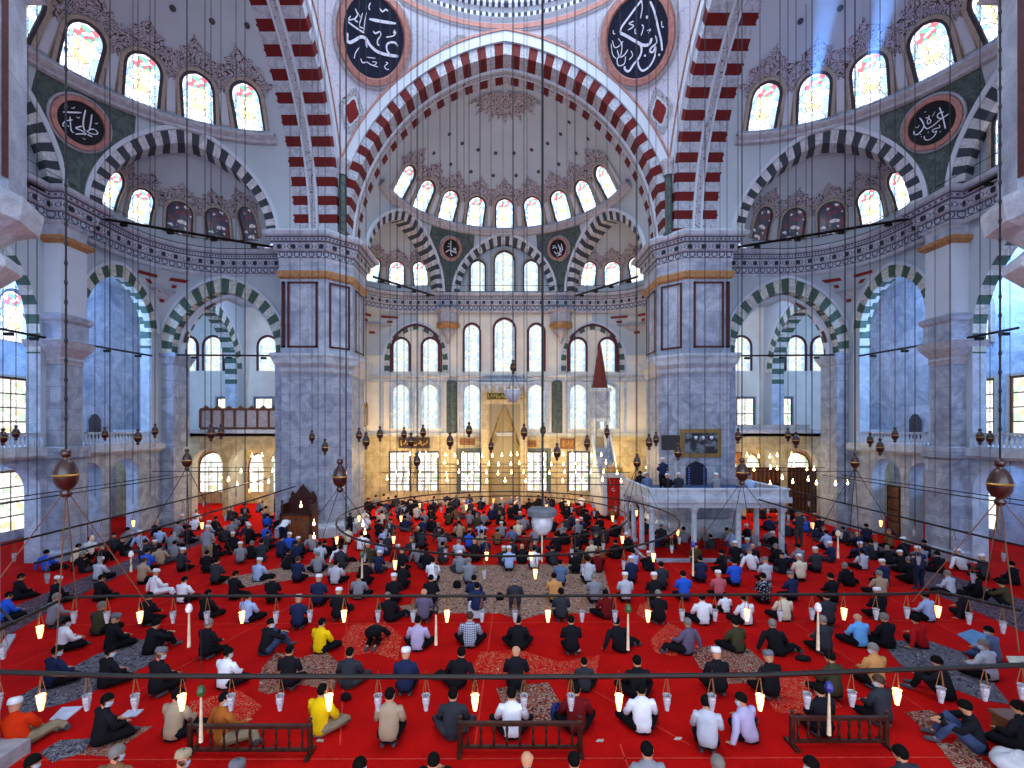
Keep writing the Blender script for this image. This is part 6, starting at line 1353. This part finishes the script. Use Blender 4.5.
# on the platform
for i, (x, kd, tc, hd, yy) in enumerate(((612, 'kneel', 'black', 'dark', 23.5), (632, 'kneel', 'black', 'white cap', 22.6), (645, 'kneel', 'slate blue', 'grey', 22.4), (663, 'stand', 'navy', 'white cap', 22.6), (668, 'kneel', 'black', 'white cap', 22.0), (679, 'kneel', 'charcoal', 'white cap', 22.4), (717, 'kneel', 'grey', 'white cap', 22.2), (751, 'cross', 'pale blue', 'grey', 22.2))):
    X = CX+(x-VX)*yy/F
    X = max(6.6, X); o = person((X, yy, 2.815), kd, tc, hd, 0, s=.92, far=True); tag(o, plabel(tc, hd, kd, '%s from left on the stone platform' % ORD(i+1)), 'person', 'people on the stone platform')
# farther rows
RR = random.Random(11); pal = ['black']*13+['charcoal']*6+['navy']*5+['grey']*3+['light grey', 'white', 'white', 'pale blue', 'slate blue', 'beige', 'dark red', 'brown', 'olive', 'cream', 'blue']
heads = ['dark']*8+['white cap']*3+['grey', 'grey', 'bald', 'grey cap', 'black cap']
def blocked(x, y):
    ax_ = abs(x)
    if 8 < ax_ < 12.5 and 25 < y < 29.6: return True
    if -11.6 < x < -9.6 and 23.6 < y < 25.4: return True
    if 6.0 < x < 6.8 and 20.7 < y < 25.6 : return True
    if 6.3 < x < 12.2 and abs(y-21.1) < .45: return True
    if ax_ > 18.9 and y < 31: return True
    if 6.2 < x < 8 and y > 30.9: return True
    if ax_ > 12 and 31 < y < 32.8: return True
    if ax_ > 18.5 and y > 27.5 and ax_ < 21.4: return True
    for tx, ty in taken:
        if abs(tx-x) < .62 and abs(ty-y) < .55: return True
    return False
FR = [19.4, 20.5, 21.5, 22.8, 24.1, 25.5, 27.0, 28.5, 30.3, 31.6, 33.0, 34.2, 35.3]
NFAR = 0; extra = []
for ri, Y in enumerate(FR):
    n = 0; X = -18.6
    while X < 18.7:
        x = X+RR.uniform(-.25, .25); y = Y+RR.uniform(-.3, .3); X += RR.uniform(.8, 1.4)+(.25 if abs(X) > 12 else 0)
        if blocked(x, y) or RR.random() < .10: continue
        kd = RR.choice(['kneel', 'cross', 'cross', 'kneel', 'leanl', 'knees']); tc = RR.choice(pal); hd = RR.choice(heads); tr = RR.choice((0, 0, 1, 2)); sc = RR.uniform(.9, 1.03); rz = RR.uniform(-.4, .4)
        if len(PEOPLE) < 312:
            o = person((x, y, .015), kd, tc, hd, tr, rz=rz, s=sc, far=True); n += 1
            tag(o, plabel(tc, hd, kd, '%s from left in the %s row up' % (ORD(n), ORD(ri+8))), 'person', 'worshippers seated on the carpet')
        else: extra.append((x, y, kd, tc, hd, tr, sc, rz))
        taken.append((x, y))
# side zones nearer the camera
# everyone farther off: one crowd
if extra:
    me0 = {}; V, Fc, MI = [], [], []; mats = []
    for (x, y, kd, tc, hd, tr, sc, rz) in extra:
        src = pose_meshes(kd, 0, True)[1 if hd.endswith('cap') else 0]; i0 = len(V); c, s_ = cos(rz), sin(rz)
        for v in src.vertices: V.append((x+sc*(c*v.co.x-s_*v.co.y), y+sc*(s_*v.co.x+c*v.co.y), .015+sc*v.co.z))
        ms = [SKINM, cmat(tc), TROM[tr], CAPM[hd.split()[0]] if hd.endswith('cap') else (SKINM if hd == 'bald' else HAIRM[hd])]
        for m in ms:
            if m not in mats: mats.append(m)
        mi = [mats.index(m) for m in ms]
        for p in src.polygons: Fc.append(tuple(i+i0 for i in p.vertices)); MI.append(mi[p.material_index])
    me = bpy.data.meshes.new('crowd'); me.from_pydata(V, [], Fc); me.update()
    for m in mats: me.materials.append(m)
    me.polygons.foreach_set('material_index', MI); me.polygons.foreach_set('use_smooth', [True]*len(MI))
    o = bpy.data.objects.new('crowd', me); COL.objects.link(o); o['kind'] = 'stuff'; o['label'] = 'dense crowd of seated worshippers in the farthest rows by the far wall'; o['category'] = 'crowd'
# bags beside people
def bag(x, yb, w_, h_, hex_, lab, name='backpack'):
    p = atz(x, yb, 0); b = MB(); loft(b, [(p+Vector((0, 0, z*h_)), w_*r_, w_*.6*r_, Vector((1, 0, 0)), Vector((0, 1, 0))) for z, r_ in ((0.01, .05), (.01, .8), (.3, 1), (.7, .9), (.95, .5), (1, .05))], 12, plain('bag_'+hex_, hex_, .8, .1)); o = tag(b.build(name, smooth=True), lab, 'bag')
    b = MB(); b.tube([p+Vector((-w_*.4, -w_*.5, h_*.8)), p+Vector((0, -w_*.62, h_*1.15)), p+Vector((w_*.4, -w_*.5, h_*.8))], .012, 5, M_dark); b.build('strap', o)
bag(457, 588, .16, .28, '15151a', 'black bag lying on the flowered rug, left part'); bag(500, 600, .14, .26, '18181c', 'small black bag in the middle of the flowered rug')
bag(558, 720, .16, .34, '20346a', 'blue backpack left of the person in dark red'); bag(350, 610, .14, .2, '1c1c20', 'black bag right of the white-capped man in black', 'handbag'); bag(346, 700, .12, .16, '201418', 'dark bag with strap beside the man in yellow', 'handbag')
bag(803, 660, .2, .12, '1a1a1e', 'flat black bag left of the man in olive', 'handbag')

# ---------------------------------------------------------------- added haze cones and spots imitating lens flare over two right windows
def shaft(xb, yb, xt, yt, D0, D1):
    a_, c_ = at(xb, yb, D0), at(xt, yt, D1); d = (c_-a_); L_ = d.length; d.normalize(); side = d.cross(Vector((0, 1, 0))).normalized(); up = side.cross(d)
    b = MB(); rows = []
    for t, r in ((0, .0), (0, .34), (1, .95), (1, 0)): rows.append([a_+d*L_*t+side*r*cos(2*PI*k/16)+up*r*sin(2*PI*k/16) for k in range(17)])
    b.grid(rows)
    m = bpy.data.materials.new('sunlit_haze'); m.use_nodes = True; nt = m.node_tree; nt.nodes.remove(nt.nodes['Principled BSDF'])
    vs = nt.nodes.new('ShaderNodeVolumeScatter'); vs.inputs['Density'].default_value = .12; vs.inputs['Color'].default_value = (.45, .66, 1, 1); vs.inputs['Anisotropy'].default_value = 0
    nt.links.new(vs.outputs[0], nt.nodes['Material Output'].inputs['Volume'])
    o = b.build('sunlit_haze', None, m); fix_normals(o); o['kind'] = 'stuff'; o['label'] = 'bluish shaft of sunlit haze above a window of the right half-dome'; o['category'] = 'haze'
    l = bpy.data.lights.new('window_sunbeam', 'SPOT'); l.energy = 17000; l.color = (.2, .45, 1); l.spot_size = math.radians(16); l.spot_blend = .6; l.shadow_soft_size = .1  # spot added only to light the haze cone
    lo = bpy.data.objects.new('window_sunbeam', l); COL.objects.link(lo); lo.location = a_-d*.9; lo.rotation_euler = (-d).to_track_quat('Z', 'Y').to_euler()
shaft(813, 90, 838, -60, 22.4, 18.6)
shaft(870, 72, 900, -70, 21.0, 17.2)
